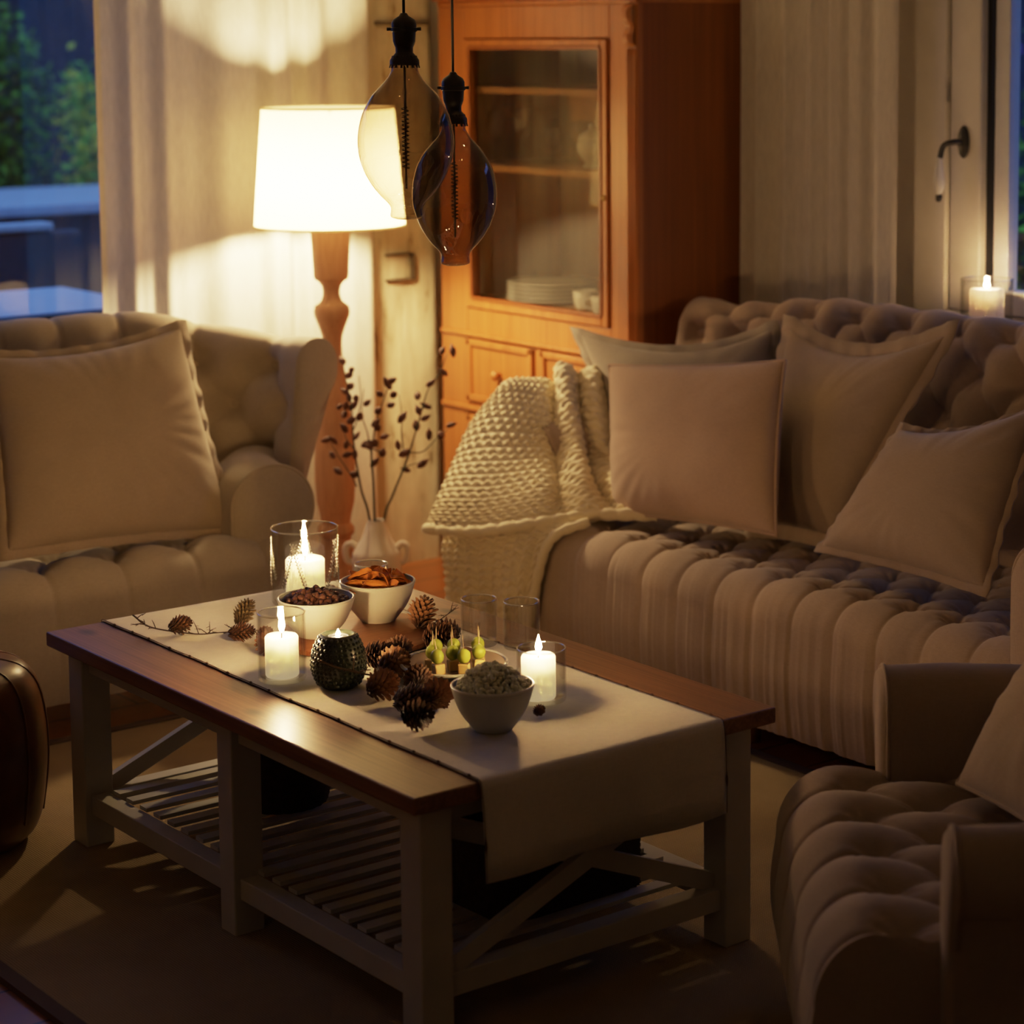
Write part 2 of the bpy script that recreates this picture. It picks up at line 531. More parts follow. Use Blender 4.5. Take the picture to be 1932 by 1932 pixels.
def grid_faces(nu, nv, off=0, flip=False):
    f = []
    for i in range(nu - 1):
        for j in range(nv - 1):
            q = (off + i * nv + j, off + (i + 1) * nv + j, off + (i + 1) * nv + j + 1, off + i * nv + j + 1)
            f.append(q[::-1] if flip else q)
    return f

def sstep(x, a, b):
    t = np.clip((x - a) / (b - a), 0, 1)
    return t * t * (3 - 2 * t)

# ------------------------------------------------------------------ upholstery
def tuft(a, s, da, db, s0, rows, amp=0.014, btn=0.016, a0=0.0, crease=0.006, pull=0.032):
    """button tufting: a along, s up the section; returns height (<=0 at creases)"""
    p = (a - a0) / da
    q = np.clip((s - s0) / db, 0, rows)
    m, n = p + q / 2, p - q / 2
    cm, cn = np.abs(np.sin(PI * m)), np.abs(np.sin(PI * n))
    out = np.abs((s - s0) / db - q)                       # distance beyond the buttoned field, in rows
    fade = np.exp(-(out / 1.25) ** 2)
    h = amp * ((cm * cn) ** 0.9 - 1.0) * fade
    # narrow stitched creases along the pleats
    lm = np.abs(m - np.round(m)) * da
    ln = np.abs(n - np.round(n)) * da
    h -= crease * (np.exp(-(lm / 0.007) ** 1.3) + np.exp(-(ln / 0.007) ** 1.3)) * (0.55 + 0.45 * fade) * 0.5 * np.where(out > 0.01, 1.0, 1.0)
    h -= crease * 2.0 * np.exp(-(lm / 0.030) ** 2) * (1 - fade) * 0.06
    # pulls at the buttons
    qr = np.round(q)
    pr = np.round(p - qr / 2) + qr / 2
    d2 = ((p - pr) * da) ** 2 + ((s - s0) - qr * db) ** 2
    h -= btn * np.exp(-d2 / pull ** 2)
    dist = np.sqrt(d2)
    ang = np.arctan2((s - s0) - qr * db, (p - pr) * da)
    h += 0.0022 * np.sin(ang * 9 + pr * 5.0 + qr) * np.exp(-((dist - 0.030) / 0.018) ** 2)
    # fine gathers radiating from the buttons
    return h

def sweep(P, N, sec, disp, closed=False, cap=False, capbulge=0.0):
    """P,N (k,2) path points and outward normals; sec (k,m,2) of (n,z); disp (k,m) along the section normal"""
    k, m = disp.shape
    if closed:
        nx = np.roll(sec, -1, 1) - np.roll(sec, 1, 1)
    else:
        nx = np.gradient(sec, axis=1)
    ln = np.linalg.norm(nx, axis=2, keepdims=True) + 1e-9
    tn = nx / ln
    nn, nz = -tn[..., 1], tn[..., 0]
    n = sec[..., 0] + disp * nn
    z = sec[..., 1] + disp * nz
    X = P[:, None, 0] + N[:, None, 0] * n
    Y = P[:, None, 1] + N[:, None, 1] * n
    V = np.stack([X, Y, z], -1)
    g = G()
    f = grid_faces(k, m)
    if closed:
        for i in range(k - 1):
            f.append((i * m + m - 1, (i + 1) * m + m - 1, (i + 1) * m, i * m))
    g.add(V.reshape(-1, 3), f)
    if cap:
        for e in (0, k - 1):
            ring = V[e]
            c = ring.mean(0)
            t = P[1] - P[0] if e == 0 else P[-1] - P[-2]
            t = t / np.linalg.norm(t) * (-1 if e == 0 else 1)
            c2 = c + np.array([t[0], t[1], 0]) * capbulge
            mid = c + (ring - c) * 0.93 + np.array([t[0], t[1], 0]) * capbulge * 0.75
            b = len(g.v)
            g.v += [tuple(map(float, r)) for r in ring] + [tuple(map(float, r)) for r in mid] + [tuple(map(float, c2))]
            ff = []
            rng_ = range(m if (closed or cap == 'ring') else m - 1)
            for j in rng_:
                j2 = (j + 1) % m
                q1 = (b + j, b + j2, b + m + j2, b + m + j)
                q2 = (b + m + j, b + m + j2, b + 2 * m)
                if e == 0:
                    ff += [q1, q2]
                else:
                    ff += [q1[::-1], q2[::-1]]
            g.f += ff
    # for closed no-cap callers
    return g, V

def arclen(Q):
    d = np.linalg.norm(np.diff(Q, axis=0), axis=1)
    return np.concatenate([[0], np.cumsum(d)])

def path_normals(P, side=1):
    t = np.gradient(P, axis=0)
    t /= np.linalg.norm(t, axis=1, keepdims=True)
    return np.stack([-t[:, 1], t[:, 0]], -1) * side

_btn = G()
ellipsoid((0, 0, 0), (0.013, 0.013, 0.006), 12, 8, _btn)
def add_buttons(parent, V, A, S, da, db, s0, rows, a0, mat, vis=None, sink=0.002, lim=99):
    """place a covered button on each tuft point of the displaced grid V (k,m,3)"""
    me = None
    k, m = V.shape[:2]
    Pn = np.gradient(V, axis=0)
    Sn = np.gradient(V, axis=1)
    cnt = 0
    for r in range(rows + 1):
        lo = int(np.floor((A.min() - a0) / da)) - 1
        hi = int(np.ceil((A.max() - a0) / da)) + 1
        for i in range(lo, hi + 1):
            av = a0 + (i + 0.5 * (r % 2)) * da
            sv = s0 + r * db
            if av < A.min() + 0.02 or av > A.max() - 0.02:
                continue
            ia = int(np.argmin(np.abs(A[:, 0] - av))) if A.ndim == 2 else int(np.argmin(np.abs(A - av)))
            Sr = S[ia] if S.ndim == 2 else S
            js = int(np.argmin(np.abs(Sr - sv)))
            pos = V[ia, js]
            if vis and not vis(pos):
                continue
            nrm = Vector(np.cross(Pn[ia, js], Sn[ia, js]))
            # average the normal over a wider patch, the crease itself is too sharp
            i0, i1, j0, j1 = max(ia - 6, 0), min(ia + 6, k - 1), max(js - 6, 0), min(js + 6, m - 1)
            nrm = Vector(np.cross(V[i1, js] - V[i0, js], V[ia, j1] - V[ia, j0])).normalized()
            if me is None:
                me = mesh_data('button', _btn, mat)
            o = bpy.data.objects.new('button', me)
            link(o)
            o.parent = parent
            o.location = Vector(pos) + nrm * sink
            o.rotation_euler = nrm.to_track_quat('Z', 'Y').to_euler()
            cnt += 1
            if cnt >= lim:
                return

def fabric_noise(V, amp, freq):
    f = V.reshape(-1, 3)
    out = np.empty(len(f))
    for i, p in enumerate(f):
        out[i] = noise.noise(Vector((p[0] * freq, p[1] * freq, p[2] * freq)))
    return out.reshape(V.shape[:-1]) * amp

def seat_section(zb, zt, r, depth, nfront=26, nround=16, ntop=60):
    """from the bottom of the front up, round, and back; (n,z)"""
    pts = []
    for i in range(nfront):
        t = i / nfront
        pts.append((0.012 * math.sin(PI * t) * -1, zb + (zt - r - zb) * t))
    for i in range(nround + 1):
        a = PI - (PI / 2) * i / nround
        pts.append((r + r * math.cos(a), zt - r + r * math.sin(a)))
    for i in range(1, ntop + 1):
        t = i / ntop
        pts.append((r + (depth - r) * t, zt - 0.006 * t))
    return np.array(pts)

def scroll_section(z0, T, r, lean, zb, back, n_in=44, n_roll=22):
    """inner face up, over the roll, down the outside; closed"""
    pts = []
    for i in range(n_in):
        t = i / n_in
        pts.append((lean * t ** 1.3, z0 + (T - r - z0) * t))
    for i in range(n_roll + 1):
        a = PI - (PI * 1.28) * i / n_roll
        pts.append((lean + r + r * math.cos(a), T - r + r * math.sin(a)))
    x1, z1 = pts[-1]
    for i in range(1, 9):
        t = i / 8
        pts.append((x1 + (back - x1) * min(1, t * 2.2), z1 + (zb - z1) * t))
    return np.array(pts)

def resample(P, k):
    a = arclen(P)
    t = np.linspace(0, a[-1], k)
    return np.stack([np.interp(t, a, P[:, i]) for i in range(P.shape[1])], -1), t

def tufted_chair(name, label, cat, loc, rotz, mat, half=0.36, seat_depth=0.46, zt=0.40, arm_y=0.08, arm_r=0.11,
                 arm_top=0.61, back_path=None, T0=0.93, T1=0.84, arm_pts=None, da=0.19, seat_a0=0.0, zb=0.09, feet=True, seat_r=0.09,
                 base_half=None, puff=0.016, roll=0.07, lean=0.06, backd=0.06, legz=0.0):
    t = thing(name, label, cat, loc, rotz)
    # ---- seat
    bh = base_half or half + 0.2
    k = 190
    xs = np.linspace(-bh, bh, k)
    P = np.stack([xs, np.zeros(k)], -1)
    N = np.tile([0.0, 1.0], (k, 1))
    sec1 = np.vstack([seat_section(zb, zt, seat_r, seat_depth), [[seat_depth, zb]]])
    S = arclen(sec1)
    sec = np.tile(sec1, (k, 1, 1))
    s_crown = S[26 + 16]
    s0 = s_crown + 0.015
    db = 0.115
    rows = 3
    A2, S2 = np.meshgrid(xs, S, indexing='ij')
    d = tuft(A2, S2, da, db, s0, rows, puff, 0.018, seat_a0, 0.010, 0.030)
    d *= 0.35 + 0.65 * sstep(S2, 0.02, s_crown)
    d += 0.012 * np.exp(-((S2 - s_crown + 0.03) / 0.10) ** 2)
    d[:, -2:] = 0
    g, V = sweep(P, N, sec, d, cap='ring', capbulge=0.004)
    seat = part('seat', g, mat, t)
    add_buttons(seat, V, xs, S, da, db, s0, rows, seat_a0, mat, vis=lambda p: abs(p[0]) < half - 0.02)
    # inner base that closes the seat's sides and underside
    part('base', box(-bh + 0.001, bh - 0.001, 0.032, seat_depth + 0.1, zb + 0.002, zt - 0.045), mat, t, bev=0.02)
    # ---- back
    bp = smooth_pts(back_path, 12)
    Pb, A = resample(bp, 230)
    A = A - A[-1] / 2
    Nb = path_normals(Pb)
    xa = np.abs(Pb[:, 0])
    xm = xa.max()
    secs = []
    for i in range(len(Pb)):
        T = T0 - (T0 - T1) * float(sstep(xa[i], xm * 0.55, xm * 1.02))
        secs.append(scroll_section(zt - 0.12, T, roll, lean, zb + 0.02, backd))
    secs = np.array(secs)
    Sb = np.array([arclen(s) for s in secs])
    A2 = np.tile(A[:, None], (1, secs.shape[1]))
    inner = 44 + 9
    fade = np.ones(secs.shape[1])
    fade[inner:] = np.linspace(1, 0, 14)[:len(fade[inner:])].tolist() + [0] * max(0, len(fade) - inner - 14)
    endf = sstep(np.abs(A[:, None]), A.max() - 0.005, A.max() - 0.10)
    db2 = 0.11
    s0b = 0.18
    rows_b = 3
    d = tuft(A2, Sb, 0.16, db2, s0b, rows_b, 0.020, 0.042, 0.08, 0.012, 0.034) * fade[None] * endf
    g, V = sweep(Pb, Nb, secs, d, closed=True, cap=True, capbulge=0.012)
    back = part('backrest', g, mat, t)
    add_buttons(back, V, A, Sb, 0.16, db2, s0b, rows_b, 0.08, mat)
    # ---- arms
    for sgn in (1, -1):
        ap = smooth_pts([(sgn * x, y) for x, y in arm_pts], 10)
        Pa, Aa = resample(ap, 60)
        Na = path_normals(Pa, -sgn)
        sa = scroll_section(zt - 0.10, arm_top, arm_r, 0.0, zb, arm_r * 1.15, 22, 30)
        sec = np.tile(sa, (60, 1, 1))
        dd = np.zeros(sec.shape[:2])
        dd += 0.006 * np.sin(Aa[:, None] * 16) * 0.5
        if sgn < 0:
            g, V = sweep(Pa, Na, sec, dd, closed=True, cap=True, capbulge=0.014)
        else:
            g, V = sweep(Pa, Na, sec, dd, closed=True, cap=True, capbulge=0.014)
        arm = part('armrest', g, mat, t)
        # piped edge round the arm's front panel
        ring = V[0]
        part('piping', tube([tuple(p) for p in ring[:54]], 0.0045, 6), mat, arm)
    if feet:
        for x in (-bh + 0.06, bh - 0.06):
            for y in (0.07, seat_depth + 0.02):
                part('leg', lathe([(0.018, 0.0), (0.026, zb + 0.02)], 16, (x, y, 0)), M['board'], t, angle=40)
    return t

# ------------------------------------------------------------------ pillows
def pillow(name, label, corners, thick, mat, flange=0.0, n=56, sag=0.06, wr=0.007, seed=0, group=None, dip=0.0):
    """corners BL, BR, TR, TL in world space, seen from the front"""
    BL, BR, TR, TL = [np.array(c, float) for c in corners]
    cen = (BL + BR + TR + TL) / 4
    nrm = np.cross(BR - BL, TL - BL)
    nrm /= np.linalg.norm(nrm)
    u = np.linspace(0, 1, n)
    U, W = np.meshgrid(u, u, indexing='ij')
    cu, cw = 2 * U - 1, 2 * W - 1
    pin = 0.045
    Uu = 0.5 + (U - 0.5) * (1 - pin * (1 - cw ** 2) * np.abs(cu))
    Ww = 0.5 + (W - 0.5) * (1 - pin * (1 - cu ** 2) * np.abs(cw))
    Q = ((1 - Uu) * (1 - Ww))[..., None] * BL + (Uu * (1 - Ww))[..., None] * BR + (Uu * Ww)[..., None] * TR + ((1 - Uu) * Ww)[..., None] * TL
    Q = Q - ((TL - BL) / np.linalg.norm(TL - BL)) * (dip * (1 - cu ** 2) * W ** 3)[..., None]
    prof = (np.clip(1 - np.abs(cu) ** 2.6, 0, 1) * np.clip(1 - np.abs(cw) ** 2.6, 0, 1)) ** 0.55
    prof *= 1.0 - sag * cw * (1 - cu ** 2)
    # puckers that run in from the seams
    wob = np.zeros_like(U)
    for i in range(n):
        for j in range(n):
            e = max(abs(cu[i, j]), abs(cw[i, j]))
            ang = math.atan2(cw[i, j], cu[i, j])
            wob[i, j] = noise.noise(Vector((math.cos(ang) * 7, math.sin(ang) * 7, seed * 3.1 + e * 1.2))) * e ** 2 * (1 - e ** 8) + \
                0.9 * noise.noise(Vector((cu[i, j] * 2.0, cw[i, j] * 2.0, seed + 9.0))) * (1 - e ** 4)
    g = G()
    F = Q + nrm * (prof * thick * 0.5 + wob * wr)[..., None]
    B = Q - nrm * (prof * thick * 0.5)[..., None]
    g.add(F.reshape(-1, 3), grid_faces(n, n))
    g.add(B.reshape(-1, 3), grid_faces(n, n, 0, True))
    base = (BL + BR) / 2
    t = thing(name, label, 'pillow', tuple(base), 0, group)
    part('cushion_cover', g, mat, t, world=True, merge=0.0004)
    # seam: flange strip or fine piping
    idx = [(i, 0) for i in range(n)] + [(n - 1, j) for j in range(1, n)] + [(i, n - 1) for i in range(n - 2, -1, -1)] + [(0, j) for j in range(n - 2, 0, -1)]
    edge = [Q[i, j] for i, j in idx]
    if flange:
        gg = G()
        m = len(edge)
        ring_in, ring_out, ring_in2, ring_out2 = [], [], [], []
        for k_, p in enumerate(edge):
            i, j = idx[k_]
            du = (cu[i, j] if abs(cu[i, j]) > 0.999 else 0.0)
            dw = (cw[i, j] if abs(cw[i, j]) > 0.999 else 0.0)
            right = (BR - BL) / np.linalg.norm(BR - BL)
            up = (TL - BL) / np.linalg.norm(TL - BL)
            o = right * du + up * dw
            ruf = 0.0035 * math.sin(k_ * 0.9 + seed) + 0.003 * math.sin(k_ * 0.37)
            ring_in.append(p - o * 0.006 + nrm * 0.003)
            ring_out.append(p + o * flange + nrm * (ruf + 0.0018))
            ring_in2.append(p - o * 0.006 - nrm * 0.003)
            ring_out2.append(p + o * flange + nrm * (ruf - 0.0018))
        gg.add(ring_in + ring_out + ring_out2 + ring_in2,
               [(a * m + k_, a * m + (k_ + 1) % m, (a + 1) * m + (k_ + 1) % m, (a + 1) * m + k_) for a in range(3) for k_ in range(m)])
        part('flange', gg, mat, t, world=True)
    else:
        part('piping', tube([tuple(p) for p in edge] + [tuple(edge[0])], 0.004, 6, cap=False), mat, t, world=True)
    return t

# ================================================================== ROOM
X0, XW, Y0, YW, ZC = -1.3, 4.51, -1.6, 6.05, 2.5
struct('floor', box(X0, XW + 0.25, Y0, YW + 0.25, -0.08, 0.0), M['floor'])
struct('ceiling', box(X0, XW + 0.25, Y0, YW + 0.25, ZC, ZC + 0.1), M['ceiling'])

def wall_hole_x(y0, y1, a0, a1, h0, h1, z1):
    """wall along X between y0..y1 with an opening a0..a1 x h0..h1"""
    g = G()
    box(X0, a0, y0, y1, 0, z1, g)
    box(a1, XW + 0.25, y0, y1, 0, z1, g)
    box(a0, a1, y0, y1, 0, h0, g)
    box(a0, a1, y0, y1, h1, z1, g)
    return g
W1 = (0.9, 3.42, 0.84, 2.25)      # left window opening
struct('wall_left', wall_hole_x(YW, YW + 0.25, *W1, ZC), M['wall'])
W2 = (2.9, 4.30, 0.90, 2.25)      # right window opening
g = G()
box(XW, XW + 0.25, Y0, W2[0], 0, ZC, g)
box(XW, XW + 0.25, W2[1], YW, 0, ZC, g)
box(XW, XW + 0.25, W2[0], W2[1], 0, W2[2], g)
box(XW, XW + 0.25, W2[0], W2[1], W2[3], ZC, g)
struct('wall_right', g, M['wall'])
struct('wall_back', box(X0, XW + 0.25, Y0 - 0.1, Y0, 0, ZC), M['wall'])
struct('wall_side', box(X0 - 0.1, X0, Y0, YW + 0.25, 0, ZC), M['wall'])
g = G()
box(X0, 3.83, YW - 0.018, YW, 0, 0.09, g)
struct('baseboard_left', g, M['frame_paint'], bev=0.004)
g = G()
box(XW - 0.018, XW, 2.0, 4.94, 0, 0.09, g)
struct('baseboard_right', g, M['frame_paint'], bev=0.004)

# left window: frame, mullion-free pane, dark sill
w = thing('window_1', 'left window onto the dusky terrace', 'window', (0, 0, 0))
del w['category']
w['kind'] = 'structure'
g = G()
a0, a1, h0, h1 = W1
for x in ((a0, a0 + 0.06), (a1 - 0.06, a1), (2.05, 2.12)):
    box(x[0], x[1], YW + 0.05, YW + 0.12, h0, h1, g)
for z in ((h0, h0 + 0.03), (h1 - 0.06, h1)):
    box(a0, a1, YW + 0.05, YW + 0.12, z[0], z[1], g)
part('window_frame', g, M['gasket'], w, smooth=False, bev=0.004)
part('pane', box(a0 + 0.05, a1 - 0.05, YW + 0.08, YW + 0.086, h0 + 0.025, h1 - 0.05), M['pane'], w, smooth=False)
part('window_sill', box(a0 - 0.05, 2.92, YW - 0.02, YW + 0.05, h0 - 0.03, h0 + 0.005), M['gasket'], w, smooth=False, bev=0.004)

# right window: wide cream casement, black gasket, pane, handle
w = thing('window_2', 'right window with cream casement and black handle', 'window', (0, 0, 0))
del w['category']
w['kind'] = 'structure'
a0, a1, h0, h1 = W2
g = G()
box(4.46, 4.56, 4.185, a1, h0, h1, g)
box(4.46, 4.56, a0, a0 + 0.1, h0, h1, g)
box(4.46, 4.56, a0, a1, h1 - 0.08, h1, g)
box(4.46, 4.56, a0, a1, h0, h0 + 0.025, g)
part('window_frame', g, M['frame_paint'], w, smooth=False, bev=0.004)
g = G()
box(4.472, 4.55, 4.072, 4.182, h0 + 0.028, h1 - 0.09, g)
box(4.472, 4.55, a0 + 0.11, a0 + 0.2, h0 + 0.028, h1 - 0.09, g)
box(4.472, 4.55, a0 + 0.2, 4.072, h1 - 0.17, h1 - 0.09, g)
box(4.472, 4.55, a0 + 0.2, 4.072, h0 + 0.028, h0 + 0.09, g)
sash = part('sash', g, M['frame_paint'], w, smooth=False, bev=0.006)
g = G()
box(4.496, 4.53, 4.050, 4.0715, h0 + 0.09, h1 - 0.17, g)
part('gasket', g, M['gasket'], sash, smooth=False)
part('glazing_bead', box(4.50, 4.54, 3.998, 4.0495, h0 + 0.09, h1 - 0.17), plain('pane_reflection_strip', (0.74, 0.74, 0.74), 0.4), sash, smooth=False, bev=0.003)  # pale solid strip standing for the blue reflection at the pane edge
part('pane', box(4.515, 4.521, a0 + 0.2, 4.0, h0 + 0.09, h1 - 0.17), M['pane'], w, smooth=False)
part('window_sill', box(4.30, 4.46, a0 - 0.05, 4.29, h0 - 0.035, h0), M['frame_paint'], w, smooth=False, bev=0.006)
hd = G()
ellipsoid((4.466, 4.127, 1.376), (0.012, 0.019, 0.043), 20, 12, hd)
h_ = part('handle', hd, M['black_metal'], w)
tube(smooth_pts([(4.46, 4.127, 1.376), (4.43, 4.13, 1.376), (4.415, 4.150, 1.366), (4.41, 4.158, 1.335)], 6), 0.008, 10, hd2 := G())
part('lever', hd2, M['black_metal'], h_)
part('grip', lathe([(0.006, 0.0), (0.014, 0.02), (0.016, 0.035), (0.011, 0.07), (0.007, 0.095), (0.009, 0.1)], 20, (4.41, 4.160, 1.237)), M['porcelain'], h_, label='white porcelain grip')
part('end_cap', lathe([(0.004, -0.018), (0.009, -0.014), (0.009, 0.0)], 16, (4.41, 4.160, 1.237)), M['black_metal'], h_)

# old timber post set in the left wall
g = G()
nz, per = 60, []
ring = []
x0_, x1_, y0_, y1_ = 3.80, 4.06, 5.985, 6.06
base = [(x0_, y1_)] + [(x0_, y1_ - (y1_ - y0_) * t) for t in (0.5, 0.9)] + [(x0_ + (x1_ - x0_) * t, y0_) for t in np.linspace(0.03, 0.97, 16)] + [(x1_, y0_ + 0.01), (x1_, y1_)]
vv = []
for i in range(nz):
    z = ZC * i / (nz - 1)
    for (x, y) in base:
        q = noise.noise(Vector((x * 9, y * 9, z * 2.2))) * 0.012 + noise.noise(Vector((x * 40, 3, z * 5))) * 0.004
        lean = -0.012 + 0.02 * (z / ZC) * -1 + 0.012
        vv.append((x + q * 0.8 + lean, y + (q if y < y1_ else 0), z))
g.add(vv, grid_faces(nz, len(base)))
beam = struct('trim_1', g, M['beam'], smooth=True)
beam['label'] = 'old whitewashed timber post between curtain and cabinet'
# mortise marks cut around an old joint
g = G()
for (x, z, wx, wz) in ((3.905, 0.985, 0.10, 0.006), (3.905, 0.905, 0.10, 0.006), (3.957, 0.945, 0.006, 0.08), (3.93, 1.70, 0.19, 0.012)):
    box(x - wx / 2, x + wx / 2, 5.968, 5.99, z - wz / 2, z + wz / 2, g)
struct('joint_mark', g, plain('dark_joint', (0.06, 0.04, 0.02), 0.9), parent=beam)

# ================================================================== OUTSIDE
struct('trim_2', box(-8, 24, 6.4, 34, -0.25, -0.15), M['terrace'])['label'] = 'terrace ground outside the left window'
struct('trim_3', box(4.85, 24, -6, 6.4, -0.25, -0.15), M['terrace'])['label'] = 'garden ground outside the right window'
g = G()
for i in range(60):
    box(1 + i * 0.22, 1 + i * 0.22 + 0.21, 17.0, 17.04, -0.2, 3.6, g)
solo('garden_fence', g, M['fence'], 'tall dark board fence closing off the terrace behind the shrub', 'fence', (6, 17, -0.2), smooth=False)
g = G()
for i in range(78):
    box(11.0, 11.04, -2 + i * 0.24, -2 + i * 0.24 + 0.23, -0.2, 3.6, g)
solo('garden_fence', g, M['fence'], 'dark board fence seen through the right window', 'fence', (11, 3, -0.2), smooth=False)
# near garden table
t = thing('garden_table', 'pale garden table just outside the left window, topmost lit blue', 'table', (3.0, 7.55, -0.15))
t['label'] = 'pale blue-lit garden table close outside the left window'
tb = G()
box(1.9, 3.66, 7.02, 7.86, 0.70, 0.75, tb)
part('tabletop', tb, M['outdoor_white'], t, world=True, smooth=False, bev=0.008)
for x in (2.0, 3.56):
    for y in (7.12, 7.76):
        part('leg', box(x - 0.03, x + 0.03, y - 0.03, y + 0.03, -0.15, 0.705), M['outdoor_dark'], t, world=True, smooth=False)
# dark garden chair behind it
t = thing('garden_chair', 'dark rattan garden chair behind the outdoor table', 'chair', (3.75, 8.4, -0.15))
bk = G()
box(3.45, 4.05, 8.50, 8.56, 0.3, 0.90, bk)
part('backrest', bk, M['outdoor_dark'], t, world=True, smooth=False, bev=0.02)
part('top_rail', box(3.60, 3.92, 8.48, 8.58, 0.905, 0.935), M['outdoor_white'], t, world=True, smooth=False, bev=0.008, label='pale top rail')
part('seat', box(3.45, 4.05, 8.02, 8.56, 0.24, 0.32), M['outdoor_dark'], t, world=True, smooth=False, bev=0.02)
for x in (3.48, 4.02):
    for y in (8.05, 8.52):
        part('leg', box(x - 0.02, x + 0.02, y - 0.02, y + 0.02, -0.15, 0.25), M['outdoor_dark'], t, world=True, smooth=False)
# planter wall with pale cap
t = thing('planter_wall', 'low dark planter wall with pale cap in front of the shrub', 'wall', (6, 12.4, -0.15))
part('wall_body', box(2.5, 9.0, 11.9, 13.0, -0.15, 0.70), M['outdoor_dark'], t, world=True, smooth=False)
part('cap', box(2.4, 9.1, 11.75, 13.2, 0.70, 0.76), M['outdoor_white'], t, world=True, smooth=False, bev=0.01)

def shrub(name, label, base, h, rad, nleaf, mats, stems=7, spread=0.6, seed=1):
    r = random.Random(seed)
    t = thing(name, label, 'shrub', base)
    sg = G()
    tips = []
    for i in range(stems):
        a = r.uniform(0, 2 * PI)
        q = r.uniform(0.1, spread) * rad
        hh = h * r.uniform(0.65, 1.0)
        pts = smooth_pts([(0, 0, 0), (q * 0.4 * math.cos(a), q * 0.4 * math.sin(a), hh * 0.5), (q * math.cos(a), q * math.sin(a), hh)], 5)
        tube(pts, [0.014 * (1 - 0.8 * k / (len(pts) - 1)) for k in range(len(pts))], 5, sg)
        tips.append(pts)
    part('stem', sg, M['twig'], t)
    for mi, mt in enumerate(mats):
        lg = G()
        for i in range(nleaf // len(mats)):
            pts = tips[r.randrange(stems)]
            f = r.uniform(0.25, 1.0)
            p = pts[int(f * (len(pts) - 1))]
            s = rad * 0.42 * (1.15 - f)
            c = Vector((p[0] + r.gauss(0, s), p[1] + r.gauss(0, s), p[2] + r.gauss(0, 0.05 * h)))
            c.z = max(c.z, 0.05)
            ln, wd = r.uniform(0.05, 0.10), r.uniform(0.018, 0.03)
            d = Vector((r.gauss(0, 1), r.gauss(0, 1), r.gauss(0.5, 0.8))).normalized()
            s_ = d.orthogonal().normalized()
            lg.add([c, c + d * ln * 0.5 + s_ * wd, c + d * ln, c + d * ln * 0.5 - s_ * wd], [(0, 1, 2, 3)])
        part('foliage', lg, mt, t)
    return t
shrub('garden_shrub', 'tall green shrub growing above the planter wall outside', (6.28, 14.4, -0.15), 2.2, 0.50, 4200, [M['leaf'], M['leaf_dark']], 10, 0.9, 3)
shrub('garden_shrub', 'yellowing shrub beside the green one outside the left window', (6.70, 13.75, -0.15), 1.85, 0.44, 2200, [M['leaf_yellow'], M['leaf']], 10, 0.9, 5)
t = shrub('flowering_shrub', 'dark shrub with purple blooms outside the right window', (7.3, 6.25, -0.15), 2.0, 0.6, 1800, [M['leaf_dark'], M['leaf']], 9, 0.9, 8)
for i, (dx, dy, dz) in enumerate(((0.0, 0.0, 1.86), (-0.1, -0.05, 1.45), (0.05, -0.1, 1.15), (-0.3, -0.05, 1.75))):
    fg = G()
    for k in range(9):
        a = 2 * PI * k / 9
        ellipsoid((dx + 0.02 * math.cos(a), dy + 0.02 * math.sin(a), dz + 0.012 * math.sin(3 * a)), (0.016, 0.016, 0.012), 8, 6, fg)
    part('bloom', fg, M['petal'], t, label='purple bloom')

# ================================================================== RUG
g = G()
n1, n2 = 80, 80
vv = []
rx0, rx1, ry0, ry1 = 1.585, 3.44, 0.6, 4.93
box(rx0, rx1, ry0, ry1, 0.0, 0.010, g)
t = thing('woven_rug', 'flat beige woven rug under the coffee table', 'rug', (2.7, 2.8, 0))
part('rug_field', g, M['rug'], t, world=True, smooth=False)
g = G()
for (a, b) in (((rx0, ry0), (rx0, ry1)), ((rx0, ry1), (rx1, ry1)), ((rx1, ry1), (rx1, ry0)), ((rx1, ry0), (rx0, ry0))):
    bar((a[0], a[1], 0.007), (b[0], b[1], 0.007), 0.03, 0.013, g=g)
part('binding', g, plain('brown_rug_binding', (0.10, 0.06, 0.04), 0.9), t, world=True, smooth=False, label='brown cloth binding')

# ================================================================== CURTAINS
def curtain(label, mat, pts, z0, z1, folds, amp, seed, name='curtain'):
    P, a = resample(np.array(pts, float), 420)
    N = path_normals(P)
    nz = 40
    g = G()
    vv = []
    L = a[-1]
    ph = np.cumsum(0.7 + 0.6 * np.array([noise.noise(Vector((x * 4.0, seed, 0))) for x in a]))
    ph = ph / ph[-1] * folds * 2 * PI
    for j in range(nz):
        z = z0 + (z1 - z0) * j / (nz - 1)
        k = 1.0 - 0.35 * (z - z0) / (z1 - z0)
        for i in range(len(a)):
            d = amp * k * (math.sin(ph[i]) + 0.28 * math.sin(2.1 * ph[i] + 1.3) + 0.45 * noise.noise(Vector((a[i] * 6, z * 0.8, seed + 4))))
            s = 0.012 * math.sin(z * 1.7 + ph[i] * 0.5)
            vv.append((P[i, 0] + N[i, 0] * d, P[i, 1] + N[i, 1] * d + 0 * s, z))
    g.add(vv, grid_faces(nz, len(a)))
    t = thing(name, label, 'curtain', (float(P[:, 0].mean()), float(P[:, 1].mean()), z0))
    part('curtain_cloth', g, mat, t, world=True)
    # doubled side hems
    for i0, i1 in ((0, 9), (len(a) - 10, len(a) - 1)):
        h = G()
        hv = []
        for j in range(nz):
            for i in range(i0, i1 + 1):
                x, y, z = vv[j * len(a) + i]
                hv.append((x - N[i, 0] * 0.003, y - N[i, 1] * 0.003, z))
        h.add(hv, grid_faces(nz, i1 - i0 + 1))
        part('side_hem', h, mat, t, world=True)
    return t
